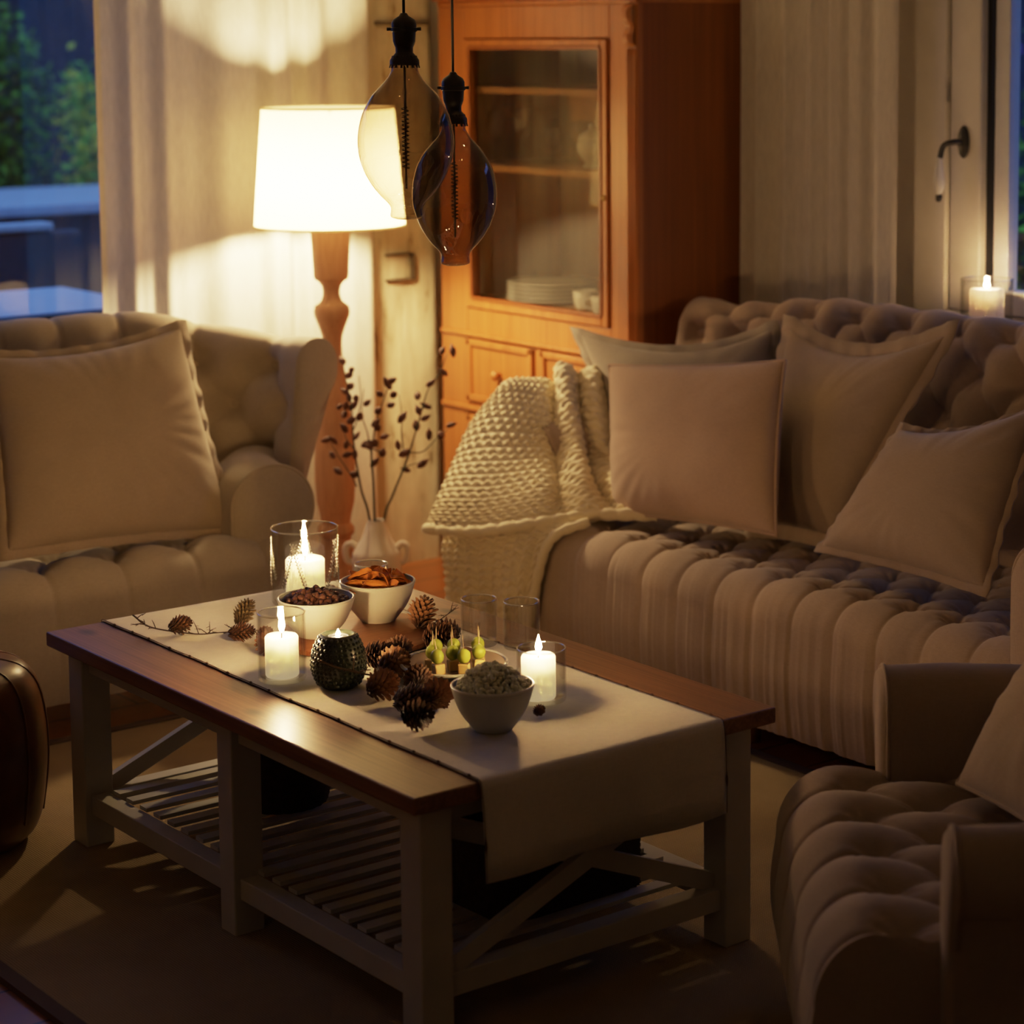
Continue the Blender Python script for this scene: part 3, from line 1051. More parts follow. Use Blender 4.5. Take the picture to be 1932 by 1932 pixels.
curtain('long cream curtain glowing behind the standing lamp', M['curtain'], [(2.86, 5.885), (3.2, 5.90), (3.76, 5.905)], 0.015, 2.42, 6, 0.016, 1.0)
curtain('thin white curtain hanging beside the cabinet and the right window', M['curtain_r'], [(4.40, 4.935), (4.40, 4.6), (4.385, 4.285)], 0.015, 2.42, 6, 0.015, 2.0)
# ================================================================== CABINET
cab = thing('display_cabinet', 'tall orange pine cabinet with glazed door in the corner', 'cabinet', (4.25, 5.44, 0))
CX0, CX1, CY0, CY1 = 4.029, 4.50, 4.948, 5.925
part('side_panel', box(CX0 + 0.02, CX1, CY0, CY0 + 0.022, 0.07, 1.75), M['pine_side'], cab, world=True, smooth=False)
part('side_panel', box(CX0 + 0.02, CX1, CY1 - 0.022, CY1, 0.07, 1.75), M['pine'], cab, world=True, smooth=False)
part('back_panel', box(CX1 - 0.015, CX1, CY0 + 0.02, CY1 - 0.02, 0.07, 1.75), M['pine_in'], cab, world=True, smooth=False)
g = G()
box(CX0 + 0.01, CX1, CY0, CY1, 0.0, 0.085, g)
part('plinth', g, M['pine'], cab, world=True, smooth=False, bev=0.004)
# cornice
g = G()
for (o, z0, z1) in ((0.004, 1.748, 1.766), (0.020, 1.766, 1.80), (0.035, 1.80, 1.83), (0.05, 1.83, 1.87)):
    box(CX0 - o, CX1, CY0 - o * 0.25, min(CY1 + o * 0.25, 5.955), z0, z1, g)
part('cornice', g, M['pine'], cab, world=True, smooth=False, bev=0.005)
# face frame: stiles and rails
fx0, fx1 = CX0, CX0 + 0.024
part('stile', box(fx0, fx1, CY0, 5.072, 0.085, 1.748), M['pine'], cab, world=True, smooth=False, bev=0.003)
part('stile', box(fx0, fx1, 5.786, CY1, 0.085, 1.748), M['pine'], cab, world=True, smooth=False, bev=0.003)
# each rail a part
for z0, z1 in ((1.652, 1.748), (0.735, 0.826), (0.498, 0.533), (0.085, 0.15)):
    part('rail', box(fx0, fx1, 5.072, 5.786, z0, z1), M['pine'], cab, world=True, smooth=False, bev=0.003)
part('mullion', box(fx0, fx1, 5.405, 5.437, 0.533, 0.735), M['pine'], cab, world=True, smooth=False, bev=0.003)
# moulding strip above drawers
part('moulding', box(fx0 - 0.012, fx0, CY0 + 0.005, CY1 - 0.005, 0.738, 0.752), M['pine'], cab, world=True, smooth=False, bev=0.004)
part('moulding', box(fx0 - 0.012, fx0, CY0 + 0.005, CY1 - 0.005, 0.507, 0.522), M['pine'], cab, world=True, smooth=False, bev=0.004)
# glazed door
dr = G()
DY0, DY1, DZ0, DZ1 = 5.075, 5.783, 0.829, 1.649
GY0, GY1, GZ0, GZ1 = 5.103, 5.748, 0.860, 1.625
for a in ((DY0, GY0, DZ0, DZ1), (GY1, DY1, DZ0, DZ1), (GY0, GY1, DZ0, GZ0), (GY0, GY1, GZ1, DZ1)):
    box(fx0 - 0.010, fx0 + 0.018, a[0], a[1], a[2], a[3], dr)
door = part('door', dr, M['pine'], cab, world=True, smooth=False, bev=0.004)
g = G()
for a in ((GY0 - 0.006, GY0 + 0.006, GZ0, GZ1), (GY1 - 0.006, GY1 + 0.006, GZ0, GZ1), (GY0, GY1, GZ0 - 0.006, GZ0 + 0.006), (GY0, GY1, GZ1 - 0.006, GZ1 + 0.006)):
    box(fx0 - 0.014, fx0 - 0.008, a[0], a[1], a[2], a[3], g)
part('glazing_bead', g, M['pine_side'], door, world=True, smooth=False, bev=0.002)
part('pane', box(fx0 + 0.002, fx0 + 0.005, GY0, GY1, GZ0, GZ1), M['cab_glass'], door, world=True, smooth=False)
part('keyhole_plate', lathe([(0.0001, 0), (0.009, 0.0), (0.008, 0.003), (0.0001, 0.004)], 14, (0, 0, 0)), M['brass'], door).matrix_local = Matrix.Translation(Vector((fx0 - 0.010, 5.089, 1.2)) - Vector(cab.location)) @ Matrix.Rotation(-PI / 2, 4, 'Y')
# drawers
for y0, y1, z0, z1 in ((5.441, 5.782, 0.537, 0.731), (5.076, 5.401, 0.537, 0.731), (5.441, 5.782, 0.154, 0.494), (5.076, 5.401, 0.154, 0.494)):
    g = G()
    box(fx0 - 0.002, fx0 + 0.30, y0, y1, z0, z1, g)
    d_ = part('drawer', g, M['pine'], cab, world=True, smooth=False, bev=0.003)
    g = G()
    for a in ((y0, y0 + 0.022, z0, z1), (y1 - 0.022, y1, z0, z1), (y0, y1, z0, z0 + 0.022), (y0, y1, z1 - 0.022, z1)):
        box(fx0 - 0.012, fx0 - 0.001, a[0], a[1], a[2], a[3], g)
    part('drawer_rim', g, M['pine'], d_, world=True, smooth=False, bev=0.005)
    kz = (z0 + z1) / 2 - (0.0 if z1 > 0.6 else 0)
    kg = G()
    lathe([(0.006, 0), (0.007, 0.012), (0.015, 0.018), (0.016, 0.026), (0.010, 0.032), (0.0005, 0.034)], 18, (0, 0, 0), kg)
    kg2 = G()
    kg2.merge(kg, Matrix.Translation((fx0 - 0.002, (y0 + y1) / 2 + 0.0, kz)) @ Matrix.Rotation(-PI / 2, 4, 'Y'))
    part('knob', kg2, M['pine'], d_, world=True)
# shelves
for z in (1.268, 1.505, 0.845):
    part('shelf', box(CX0 + 0.03, CX1 - 0.016, CY0 + 0.023, CY1 - 0.023, z - 0.018, z), M['pine_in'], cab, world=True, smooth=False)
part('inner_rail', box(CX0 + 0.28, CX0 + 0.30, 5.16, 5.62, 1.40, 1.502), M['pine_in'], cab, world=True, smooth=False)
# carved corbel and fluted strip on the right stile
g = G()
vv = []
prof = [(0.0, 0.0), (0.020, -0.004), (0.030, -0.02), (0.026, -0.045), (0.014, -0.06), (0.018, -0.075), (0.028, -0.085), (0.024, -0.105), (0.010, -0.115), (0.0, -0.118)]
for i, (d, z) in enumerate(smooth_pts(prof, 4)):
    for k, y in enumerate(np.linspace(4.952, 4.992, 9)):
        s = 1 - 0.35 * abs((k - 4) / 4) ** 2 - 0.15 * (1 + math.cos(k * PI / 2)) / 2
        vv.append((CX0 - max(d, 0.0) * s - 0.001, y, 1.745 + z))
g.add(vv, grid_faces(len(vv) // 9, 9))
part('corbel', g, M['pine'], cab, world=True, label='carved corbel')
g = G()
for y in (4.958, 4.972, 4.986):
    tube([(CX0 - 0.001, y, 0.80), (CX0 - 0.001, y, 1.622)], 0.005, 8, g)
part('fluting', g, M['pine'], cab, world=True)

# things in the cabinet
def shell_lathe(outer, thick):
    inner = [(max(r - thick, 0.0005), z + (thick if i == 0 else 0)) for i, (r, z) in enumerate(outer)]
    inner[0] = (0.0005, outer[0][1] + thick)
    inner.insert(1, (max(outer[0][0] - thick, 0.001), outer[0][1] + thick))
    return [(0.0005, outer[0][1])] + outer + inner[::-1]
wg_prof = [(0.030, 0.0), (0.029, 0.003), (0.006, 0.008), (0.004, 0.04), (0.005, 0.062), (0.022, 0.075), (0.031, 0.10), (0.031, 0.125), (0.027, 0.15)]
wine = None
gob = [(4.15, 5.79, 0.16, 'stemmed glass farthest left on the cabinet shelf'), (4.18, 5.70, 0.17, 'stemmed glass second from left on the cabinet shelf'), (4.24, 5.62, 0.11, 'short goblet in the middle of the cabinet shelf'),
       (4.28, 5.545, 0.125, 'goblet beside the white tureen on the cabinet shelf'), (4.36, 5.67, 0.10, 'small goblet at the back of the cabinet shelf')]
wm = None
for (x, y, h, lab) in gob:
    if wine is None:
        wine = thing('wine_glass', lab, 'glass', (x, y, 1.268), group='glasses on the cabinet shelf')
        part('goblet_bowl', lathe([p for p in wg_prof[4:]] , 24, cap=False), M['glass'], wine)
        part('stem', lathe(wg_prof[:5], 20), M['glass'], wine)
        wine.scale = (1, 1, h / 0.15)
    else:
        dup(wine, lab, (x, y, 1.268), scale=(1, 1, h / 0.15))
tur = thing('tureen', 'white lidded porcelain jar on the cabinet shelf', 'jar', (4.20, 5.375, 1.268))
part('jar_body', lathe([(0.024, 0), (0.026, 0.006), (0.018, 0.014), (0.030, 0.026), (0.043, 0.05), (0.045, 0.068), (0.040, 0.083)], 32), M['porcelain'], tur)
part('lid', lathe([(0.042, 0.083), (0.041, 0.089), (0.030, 0.103), (0.014, 0.112), (0.007, 0.118), (0.010, 0.127), (0.0005, 0.133)], 32), M['porcelain'], tur)
for s in (-1, 1):
    part('handle', tube(smooth_pts([(0.02 * s, 0.036 * s, 0.075), (0.03 * s, 0.052 * s, 0.072), (0.03 * s, 0.054 * s, 0.055), (0.022 * s, 0.040 * s, 0.045)], 5), 0.004, 8), M['porcelain'], tur)
pl = None
for i in range(5):
    z = 0.845 + i * 0.0125
    labs = ['bottom plate of the stack in the cabinet', 'second plate from the bottom of the cabinet stack', 'third plate from the bottom of the cabinet stack', 'fourth plate from the bottom of the cabinet stack', 'top plate of the stack in the cabinet']
    if pl is None:
        pl = solo('serving_plate', lathe([(0.0005, 0), (0.080, 0.0), (0.092, 0.004), (0.140, 0.013), (0.143, 0.015), (0.140, 0.0165), (0.092, 0.0075), (0.0005, 0.006)], 48), M['porcelain'], labs[0], 'plate', group='plates stacked in the cabinet')
        pl.location = (4.22, 5.60, z)
    else:
        dup(pl, labs[i], (4.22, 5.60, z))
tu = None
for i, (x, y, lab) in enumerate([(4.16, 5.36, 'small white cup at the right of the plate stack in the cabinet'), (4.22, 5.28, 'small white cup behind the others at cabinet right'), (4.12, 5.22, 'small white cup nearest the cabinet door frame')]):
    if tu is None:
        tu = thing('teacup', lab, 'cup', (x, y, 0.845), group='cups on the cabinet floor')
        part('cup_body', lathe(shell_lathe([(0.022, 0), (0.03, 0.01), (0.036, 0.035), (0.038, 0.06)], 0.003), 28), M['porcelain'], tu)
        part('handle', tube(smooth_pts([(0.034, 0, 0.05), (0.055, 0, 0.045), (0.053, 0, 0.025), (0.032, 0, 0.016)], 5), 0.004, 8), M['porcelain'], tu)
    else:
        dup(tu, lab, (x, y, 0.845), rot=(0, 0, 1.2 * i))

# ================================================================== STANDING LAMP
LX, LY = 3.428, 5.60
lamp = thing('standing_lamp', 'glowing standing lamp with cream drum shade and turned wooden column', 'lamp', (LX, LY, 0))
zy = lambda y: 1.463 - 0.001536 * (y - 203)
K = 0.001506
prof = [(41, 1000), (39, 960), (39, 900)]
col = [(0.118, 0.0), (0.118, 0.03), (0.105, 0.045), (0.075, 0.06), (0.062, 0.085), (0.062, 0.13)]
for r, y in ((36, 1060), (38, 1035), (30, 1022), (28, 1012), (35, 1004), (35, 994), (27, 985), (30, 970), (36, 945), (39, 905), (39, 870), (37, 830), (33, 780), (27, 730), (21, 690), (18, 660), (17.5, 645), (19, 630), (25, 612), (29, 602), (31, 597), (33, 592), (34, 583), (32, 574), (26, 570), (20, 565), (16.5, 555), (16, 545), (18, 536), (24, 528), (31, 524), (32, 521), (33, 518), (37, 440), (37.5, 432)):
    col.append((r * K, zy(y)))
col.append((0.02, zy(431)))
part('column', lathe(col, 56), M['lamp_wood'], lamp, angle=50)
zb_, zt_ = zy(423), zy(206)
sh = G()
rb, rt = 0.2135, 0.187
lathe([(rb, zb_), (rb - (rb - rt) * 0.5, (zb_ + zt_) / 2), (rt, zt_)], 64, g=sh, cap=False)
shade = part('lamp_shade', sh, M['shade'], lamp)
g = G()
for r, z in ((rb, zb_), (rt, zt_)):
    tube([(r * math.cos(2 * PI * k / 64), r * math.sin(2 * PI * k / 64), z) for k in range(65)], 0.0035, 6, g, cap=False)
part('trim_ring', g, M['shade'], shade)
g = G()
for k in range(3):
    a = 2 * PI * k / 3
    tube([(0.012 * math.cos(a), 0.012 * math.sin(a), zt_ - 0.03), (rt * math.cos(a), rt * math.sin(a), zt_ - 0.012)], 0.002, 6, g)
part('shade_carrier', g, M['brass'], shade)
part('bulb_holder', lathe([(0.018, zy(431) - 0.002), (0.018, zy(431) + 0.05), (0.014, zy(431) + 0.055)], 20), M['brass'], lamp)
bz = zy(431) + 0.115
part('light_bulb', ellipsoid((0, 0, bz + 0.012), (0.042, 0.042, 0.058), 22, 14), emis('lit_bulb', (1.0, 0.69, 0.34), 1000.0), lamp)

def light(name, loc, power, col, radius):
    l = bpy.data.lights.new(name, 'POINT')
    l.energy = power
    l.color = col
    l.shadow_soft_size = radius
    o = bpy.data.objects.new(name, l)
    link(o)
    o.location = loc
    return o

light('fill_light', (-0.6, 1.2, 2.2), 1.3, (1.0, 0.74, 0.46), 0.3)  # added weak warm fill, an unseen light left of the camera

# ================================================================== VASE WITH BRANCHES
VX, VY = 3.372, 5.297
vase = thing('clay_vase', 'pale two-handled clay vase holding dry branches beside the lamp', 'vase', (VX, VY, 0))
vz = lambda y: 0.325 - 0.00142 * (y - 982)
vp = [(0.060, 0.0), (0.066, 0.008), (0.067, 0.05), (0.0675, vz(1050)), (0.0665, vz(1045)), (0.060, vz(1038)), (0.044, vz(1020)), (0.034, vz(1003)), (0.0265, vz(988)), (0.0235, vz(984)), (0.0245, vz(981))]
part('vase_body', lathe(shell_lathe(vp, 0.004), 48), M['vase'], vase)
RT = Vector((0.7727, -0.6348, 0))
for s in (-1, 1):
    q = [(0.056, vz(1036)), (0.070, vz(1028)), (0.084, vz(1033)), (0.086, vz(1048)), (0.080, vz(1062)), (0.066, vz(1066))]
    part('handle', tube([tuple(RT * (s * r) + Vector((0, 0, z))) for r, z in smooth_pts(q, 5)], 0.009, 12), M['vase'], vase)
FW = Vector((0.6348, 0.7727, 0))
PXM = 0.000398            # metres per unit of the branch plan
def bp_(x, y, d=0.0):
    p = Vector((VX, VY, vz(982))) + RT * ((x - 535) * PXM) + FW * d
    p.z += (1510 - y) * PXM * 1.0
    return p
br = [
    ('left', 'dry branch leaning left from the clay vase', -0.02,
     [(505, 1760), (488, 1500), (440, 1300), (410, 1100), (392, 900), (385, 700), (350, 520), (330, 400)],
     [[(410, 1260), (370, 1190), (290, 1080), (205, 940)], [(400, 1000), (340, 930), (320, 860)], [(395, 860), (420, 790), (440, 650), (425, 500)]],
     [(330, 378), (395, 435), (370, 480), (375, 560), (420, 635), (365, 640), (340, 700), (390, 700), (330, 760), (385, 790), (325, 860), (405, 915), (205, 935), (265, 925), (350, 960), (245, 1040), (350, 1035), (405, 1030), (285, 1150), (390, 1180), (300, 700), (345, 590)]),
    ('middle', 'dry branch standing upright in the clay vase', 0.0,
     [(530, 1760), (525, 1500), (520, 1250), (510, 1050), (525, 940), (550, 800), (590, 690), (640, 560), (665, 500)],
     [[(508, 1040), (480, 900), (440, 770), (450, 600)], [(515, 1000), (560, 1030), (580, 1040)]],
     [(665, 520), (635, 545), (575, 620), (645, 705), (560, 740), (545, 820), (555, 850), (480, 690), (440, 770), (595, 930), (540, 960), (475, 975), (525, 1110), (580, 1045), (500, 985)]),
    ('right', 'dry branch leaning right toward the cabinet from the clay vase', 0.02,
     [(560, 1760), (592, 1500), (650, 1340), (720, 1170), (770, 1040), (820, 880), (860, 740), (910, 590), (990, 480), (1040, 350)],
     [[(715, 1170), (760, 1140), (850, 1120)], [(730, 1050), (712, 900), (715, 790), (690, 650)], [(770, 1040), (860, 1040), (950, 960), (1080, 850)], [(840, 800), (870, 730), (925, 720)]],
     [(1000, 340), (1075, 340), (1010, 485), (925, 550), (830, 645), (890, 715), (840, 740), (880, 800), (815, 860), (905, 920), (990, 920), (1060, 850), (670, 625), (725, 790), (735, 1040), (695, 985), (740, 1170), (855, 1125)]),
]
podm = None
for key, lab, dep, main, subs, pods in br:
    b = thing('dry_branch', lab, 'branch', (VX, VY, vz(1150)), group='dry branches in the clay vase')
    g = G()
    pts = [tuple(bp_(x, y, dep * min(1, max(0, (1500 - y) / 600)))) for x, y in main]
    pts[0] = tuple(Vector((VX, VY, vz(1120))) + RT * ((main[0][0] - 535) * PXM * 0.4))
    sp = smooth_pts(pts, 5)
    tube(sp, [0.0042 * (1 - 0.7 * i / (len(sp) - 1)) for i in range(len(sp))], 6, g)
    for s in subs:
        sp = smooth_pts([tuple(bp_(x, y, dep + 0.015 * k)) for k, (x, y) in enumerate(s)], 5)
        tube(sp, [0.0024 * (1 - 0.6 * i / (len(sp) - 1)) for i in range(len(sp))], 5, g)
    part('stem', g, M['stem'], b, world=True)
    for (x, y) in pods:
        if podm is None:
            podm = mesh_data('pod', lathe([(0.0008, -0.017), (0.0070, -0.011), (0.0100, -0.002), (0.0088, 0.007), (0.0038, 0.015), (0.0004, 0.021)], 9), M['pod'])
        o = bpy.data.objects.new('pod', podm)
        link(o)
        o.parent = b
        o.location = bp_(x, y, dep + random.uniform(-0.02, 0.03)) - Vector(b.location)
        o.rotation_euler = (random.uniform(-1.2, 1.2), random.uniform(-1.2, 1.2), random.uniform(0, 3))
        o.scale = (random.uniform(0.8, 1.15),) * 2 + (random.uniform(0.75, 1.15),)

# ================================================================== LEFT TUFTED CHAIR
tufted_chair('tufted_armchair', 'wide oatmeal button-tufted armchair in front of the curtain', 'armchair', (2.40, 4.955, 0.0), 0.0, M['chair'],
             half=0.39, seat_depth=0.50, zt=0.405, arm_r=0.11, arm_top=0.58, roll=0.075, lean=0.05, backd=0.055,
             back_path=[(-0.60, 0.20), (-0.57, 0.33), (-0.47, 0.44), (-0.32, 0.49), (0, 0.50), (0.32, 0.49), (0.47, 0.44), (0.57, 0.33), (0.60, 0.20)],
             T0=0.935, T1=0.868, arm_pts=[(0.375, 0.075), (0.395, 0.20), (0.45, 0.34), (0.52, 0.42)], da=0.19, seat_a0=0.055, base_half=0.55)
pillow('linen_cushion', 'big sand-coloured square cushion propped on the oatmeal armchair', [(2.187, 5.05, 0.45), (2.816, 5.10, 0.41), (2.789, 5.30, 0.915), (2.257, 5.30, 0.885)], 0.17, M['pillow_chair'], flange=0.020, seed=1, dip=0.02)

# ================================================================== SOFA
sofa = thing('tufted_sofa', 'long greige button-tufted sofa below the right window', 'sofa', (3.8, 3.85, 0))
k = 520
ys = np.linspace(4.80, 2.93, k)
P = np.stack([np.full(k, 3.415), ys], -1)
N = np.tile([1.0, 0.0], (k, 1))
sec1 = np.vstack([seat_section(0.085, 0.415, 0.085, 0.66, 30, 18, 180), [[0.66, 0.085]]])
S = arclen(sec1)
sec = np.tile(sec1, (k, 1, 1))
Av = 4.80 - ys
A2, S2 = np.meshgrid(Av, S, indexing='ij')
s_cr = S[30 + 18]
s0 = s_cr + 0.03
d = tuft(A2, S2, 0.132, 0.105, s0, 5, 0.009, 0.020, 0.085, 0.010, 0.024)
# front gathers: fine irregular folds running down from the tufts
front = sstep(S2, s0 + 0.02, s_cr - 0.10)
gath = np.array([noise.noise(Vector((a * 95, 1.7, 0))) * 0.8 + noise.noise(Vector((a * 38, 5.1, 0))) * 0.8 for a in Av])[:, None]
d = d * (1 - 0.25 * front) + gath * 0.0038 * front * (0.55 + 0.45 * np.sin(S2 * 9 + 1))
d += 0.012 * np.exp(-((S2 - s_cr + 0.04) / 0.12) ** 2)
d[:, -2:] = 0
g, V = sweep(P, N, sec, d, cap='ring', capbulge=0.004)
seat = part('seat', g, M['sofa'], sofa, world=True)
V2 = V - np.array(sofa.location)
add_buttons(seat, V2, Av, S, 0.132, 0.105, s0, 5, 0.085, M['sofa'], sink=0.001, lim=70)
part('base', box(3.43, 4.15, 2.95, 4.785, 0.10, 0.32), M['sofa'], sofa, world=True, bev=0.01)
# back
kb = 420
yb = np.linspace(4.86, 2.88, kb)
P = np.stack([4.02 + 0.0 * yb, yb], -1)
N = np.tile([1.0, 0.0], (kb, 1))
secs = []
for y in yb:
    secs.append(scroll_section(0.33, 0.925 + 0.045 * float(sstep(y, 4.75, 4.3)), 0.075, 0.09, 0.1, 0.14, 60, 30))
secs = np.array(secs)
Sb = np.array([arclen(s) for s in secs])
Ab = 4.86 - yb
A2 = np.tile(Ab[:, None], (1, secs.shape[1]))
fade = np.ones(secs.shape[1])
fade[60 + 20:] = 0
fade[60 + 8:60 + 20] = np.linspace(1, 0, 12)
endf = sstep(Ab[:, None], 0.0, 0.06) * sstep(Ab.max() - Ab[:, None], 0.0, 0.06)
d = tuft(A2, Sb, 0.175, 0.115, 0.17, 4, 0.020, 0.032, 0.13, 0.010, 0.038) * fade[None] * endf
g, V = sweep(P, N, secs, d, closed=True, cap=True, capbulge=0.015)
back = part('backrest', g, M['sofa'], sofa, world=True)
add_buttons(back, V - np.array(sofa.location), Ab, Sb, 0.175, 0.115, 0.17, 4, 0.13, M['sofa'], lim=60)
# arms
for y0, sg, xa_, at_ in ((4.735, 1, 3.575, 0.635), (3.03, -1, 3.44, 0.65)):
    Pa = np.stack([np.linspace(xa_, 4.10, 50), np.full(50, y0)], -1)
    Na = np.tile([0.0, float(sg)], (50, 1))
    sa = np.tile(scroll_section(0.30, at_, 0.09, 0.0, 0.09, 0.11, 24, 30), (50, 1, 1))
    dd = 0.004 * np.sin(np.linspace(0, 9, 50))[:, None] * np.ones(sa.shape[:2])
    g, V = sweep(Pa, Na, sa, dd, closed=True, cap=True, capbulge=0.014)
    arm = part('armrest', g, M['sofa'], sofa, world=True)
    part('piping', tube([tuple(p) for p in V[0][:56]], 0.005, 6), M['sofa'], arm, world=True)
for x in (3.52, 4.08):
    for y in (4.78, 3.9, 2.98):
        part('leg', lathe([(0.018, 0.0), (0.026, 0.105)], 16, (x, y, 0)), M['board'], sofa, world=True, angle=40)

pillow('linen_cushion', 'grey-brown cushion with frayed flange behind the others at the left end of the sofa', [(3.80, 4.66, 0.44), (3.93, 4.27, 0.46), (3.985, 4.337, 0.905), (3.81, 4.94, 0.845)], 0.14, M['pillow_grey'], flange=0.022, seed=2, dip=0.055)
pillow('linen_cushion', 'rosy square cushion with piped edge in front, next to the knitted throw', [(3.60, 4.53, 0.435), (3.62, 3.93, 0.475), (3.75, 4.04, 0.872), (3.71, 4.68, 0.796)], 0.17, M['pillow_pink'], flange=0.0, seed=3)
pillow('linen_cushion', 'large tan cushion with wide flange upright against the sofa back', [(3.79, 4.20, 0.43), (3.77, 3.90, 0.455), (3.95, 3.69, 0.955), (3.96, 4.25, 0.915)], 0.15, M['pillow_tan'], flange=0.034, seed=4, dip=0.055)
pillow('linen_cushion', 'tilted tan cushion lying back at the right of the sofa seat', [(3.62, 3.776, 0.475), (3.58, 3.232, 0.480), (3.84, 3.307, 0.841), (3.76, 3.659, 0.753)], 0.16, M['pillow_tan'], flange=0.016, seed=5, dip=0.035)

# ================================================================== KNITTED THROW
def net_surface(net, nu, nv):
    net = np.array(net, float)
    rows = [smooth_pts(r, 24) for r in net]
    rows = np.array(rows)
    cols = np.array([smooth_pts(rows[:, j], 24) for j in range(rows.shape[1])])   # (J, I, 3)
    Sf = np.transpose(cols, (1, 0, 2))                                              # down, across
    a = np.linspace(0, Sf.shape[0] - 1, nv)
    b = np.linspace(0, Sf.shape[1] - 1, nu)
    def lerp(A, t, ax):
        i0 = np.clip(np.floor(t).astype(int), 0, A.shape[ax] - 2)
        f = t - i0
        sh = [1] * A.ndim
        sh[ax] = len(t)
        f = f.reshape(sh)
        return np.take(A, i0, ax) * (1 - f) + np.take(A, i0 + 1, ax) * f
    return lerp(lerp(Sf, a, 0), b, 1)

def knit(S, nrow, ncol, amp, thick, fold=None, garter=True):
    nv, nu = S.shape[:2]
    du = np.gradient(S, axis=1)
    dv = np.gradient(S, axis=0)
    n = np.cross(dv, du)
    n /= np.linalg.norm(n, axis=2, keepdims=True) + 1e-9
    if n[..., 0].mean() > 0:
        n = -n
    v = np.linspace(0, 1, nv)[:, None] * np.ones((1, nu))
    u = np.linspace(0, 1, nu)[None] * np.ones((nv, 1))
    if garter:
        rr = v * nrow + 0.10 * np.sin(u * ncol * 2 * PI)
        h = np.abs(np.sin(PI * rr)) ** 0.7 * (0.72 + 0.28 * np.sin(u * ncol * 2 * PI + (np.floor(rr) % 2) * PI))
    else:
        cc = u * ncol
        fr = np.abs(cc - np.floor(cc) - 0.5)
        ph = v * nrow - fr * 1.1
        h = (np.abs(np.sin(PI * ph)) ** 0.6) * (np.clip(np.abs(np.sin(PI * cc)), 0.05, 1) ** 0.5)
    edge = np.minimum(np.minimum(u, 1 - u) * ncol / 1.5, np.minimum(v, 1 - v) * nrow / 1.5)
    roll = np.clip(edge, 0, 1) ** 0.5
    top = S + n * ((thick * 0.5 * roll + amp * (h - 0.3))[..., None])
    bot = S - n * ((thick * 0.5 * roll)[..., None])
    g = G()
    g.add(top.reshape(-1, 3), grid_faces(nv, nu))
    g.add(bot.reshape(-1, 3)[:], grid_faces(nv, nu, 0, True))
    m = nv * nu
    rim = [i * nu for i in range(nv)] + [(nv - 1) * nu + j for j in range(1, nu)] + [i * nu + nu - 1 for i in range(nv - 2, -1, -1)] + [j for j in range(nu - 2, 0, -1)]
    for a, b in zip(rim, rim[1:] + rim[:1]):
        g.f.append((a, b, b + m, a + m))
    return g

th = thing('knitted_throw', 'chunky cream knitted throw draped over the sofa arm', 'blanket', (3.55, 4.75, 0.12))
up = [
    [(3.66, 4.99, 0.42), (3.72, 4.985, 0.44), (3.79, 4.98, 0.46), (3.84, 4.975, 0.47), (3.88, 4.96, 0.47)],
    [(3.56, 4.985, 0.60), (3.65, 4.985, 0.63), (3.75, 4.965, 0.64), (3.80, 4.95, 0.65), (3.84, 4.92, 0.62)],
    [(3.55, 4.946, 0.70), (3.62, 4.945, 0.722), (3.70, 4.908, 0.726), (3.76, 4.88, 0.745), (3.80, 4.815, 0.698)],
    [(3.46, 4.955, 0.63), (3.52, 4.87, 0.66), (3.62, 4.816, 0.645), (3.70, 4.804, 0.66), (3.76, 4.735, 0.60)],
    [(3.40, 4.958, 0.522), (3.43, 4.794, 0.555), (3.54, 4.722, 0.56), (3.66, 4.735, 0.56), (3.72, 4.66, 0.49)],
    [(3.34, 4.947, 0.432), (3.36, 4.745, 0.465), (3.45, 4.615, 0.50), (3.58, 4.605, 0.495), (3.66, 4.53, 0.475)],
    [(3.305, 4.944, 0.375), (3.32, 4.737, 0.40), (3.395, 4.571, 0.437), (3.52, 4.498, 0.452), (3.64, 4.394, 0.452)],
]
S = net_surface(up, 300, 330)
# long soft folds running from the arm down to the seat
nv, nu = S.shape[:2]
uu = np.linspace(0, 1, nu)[None] * np.ones((nv, 1))
vv_ = np.linspace(0, 1, nv)[:, None] * np.ones((1, nu))
def ridge(c0, c1, w):
    c = c0 + (c1 - c0) * np.clip((vv_ - 0.3) / 0.7, 0, 1)
    return np.exp(-((uu - c) / w) ** 2)
fold = 0.030 * ridge(0.62, 0.72, 0.055) + 0.030 * ridge(0.86, 0.95, 0.06) - 0.024 * ridge(0.50, 0.60, 0.05) - 0.030 * ridge(0.75, 0.84, 0.045) + 0.012 * ridge(0.15, 0.1, 0.12)
fold *= sstep(vv_, 0.12, 0.3) * (1 - 0.6 * sstep(vv_, 0.8, 1.0))
Sn = np.cross(np.gradient(S, axis=0), np.gradient(S, axis=1))
Sn /= np.linalg.norm(Sn, axis=2, keepdims=True) + 1e-9
Sn *= -1 if Sn[..., 0].mean() > 0 else 1
S = S + Sn * fold[..., None]
part('upper_layer', knit(S, 40, 22, 0.010, 0.020), M['wool'], th, world=True)
lo = [
    [(3.375, 4.935, 0.385), (3.372, 4.84, 0.395), (3.375, 4.70, 0.41), (3.40, 4.585, 0.43), (3.48, 4.47, 0.442)],
    [(3.355, 4.945, 0.31), (3.352, 4.85, 0.325), (3.362, 4.72, 0.345), (3.372, 4.61, 0.385), (3.405, 4.52, 0.405)],
    [(3.37, 4.948, 0.22), (3.352, 4.86, 0.235), (3.375, 4.74, 0.25), (3.362, 4.63, 0.28), (3.385, 4.555, 0.315)],
    [(3.37, 4.951, 0.10), (3.36, 4.87, 0.11), (3.385, 4.76, 0.115), (3.365, 4.66, 0.135), (3.385, 4.60, 0.16)],
]
S = net_surface(lo, 260, 200)
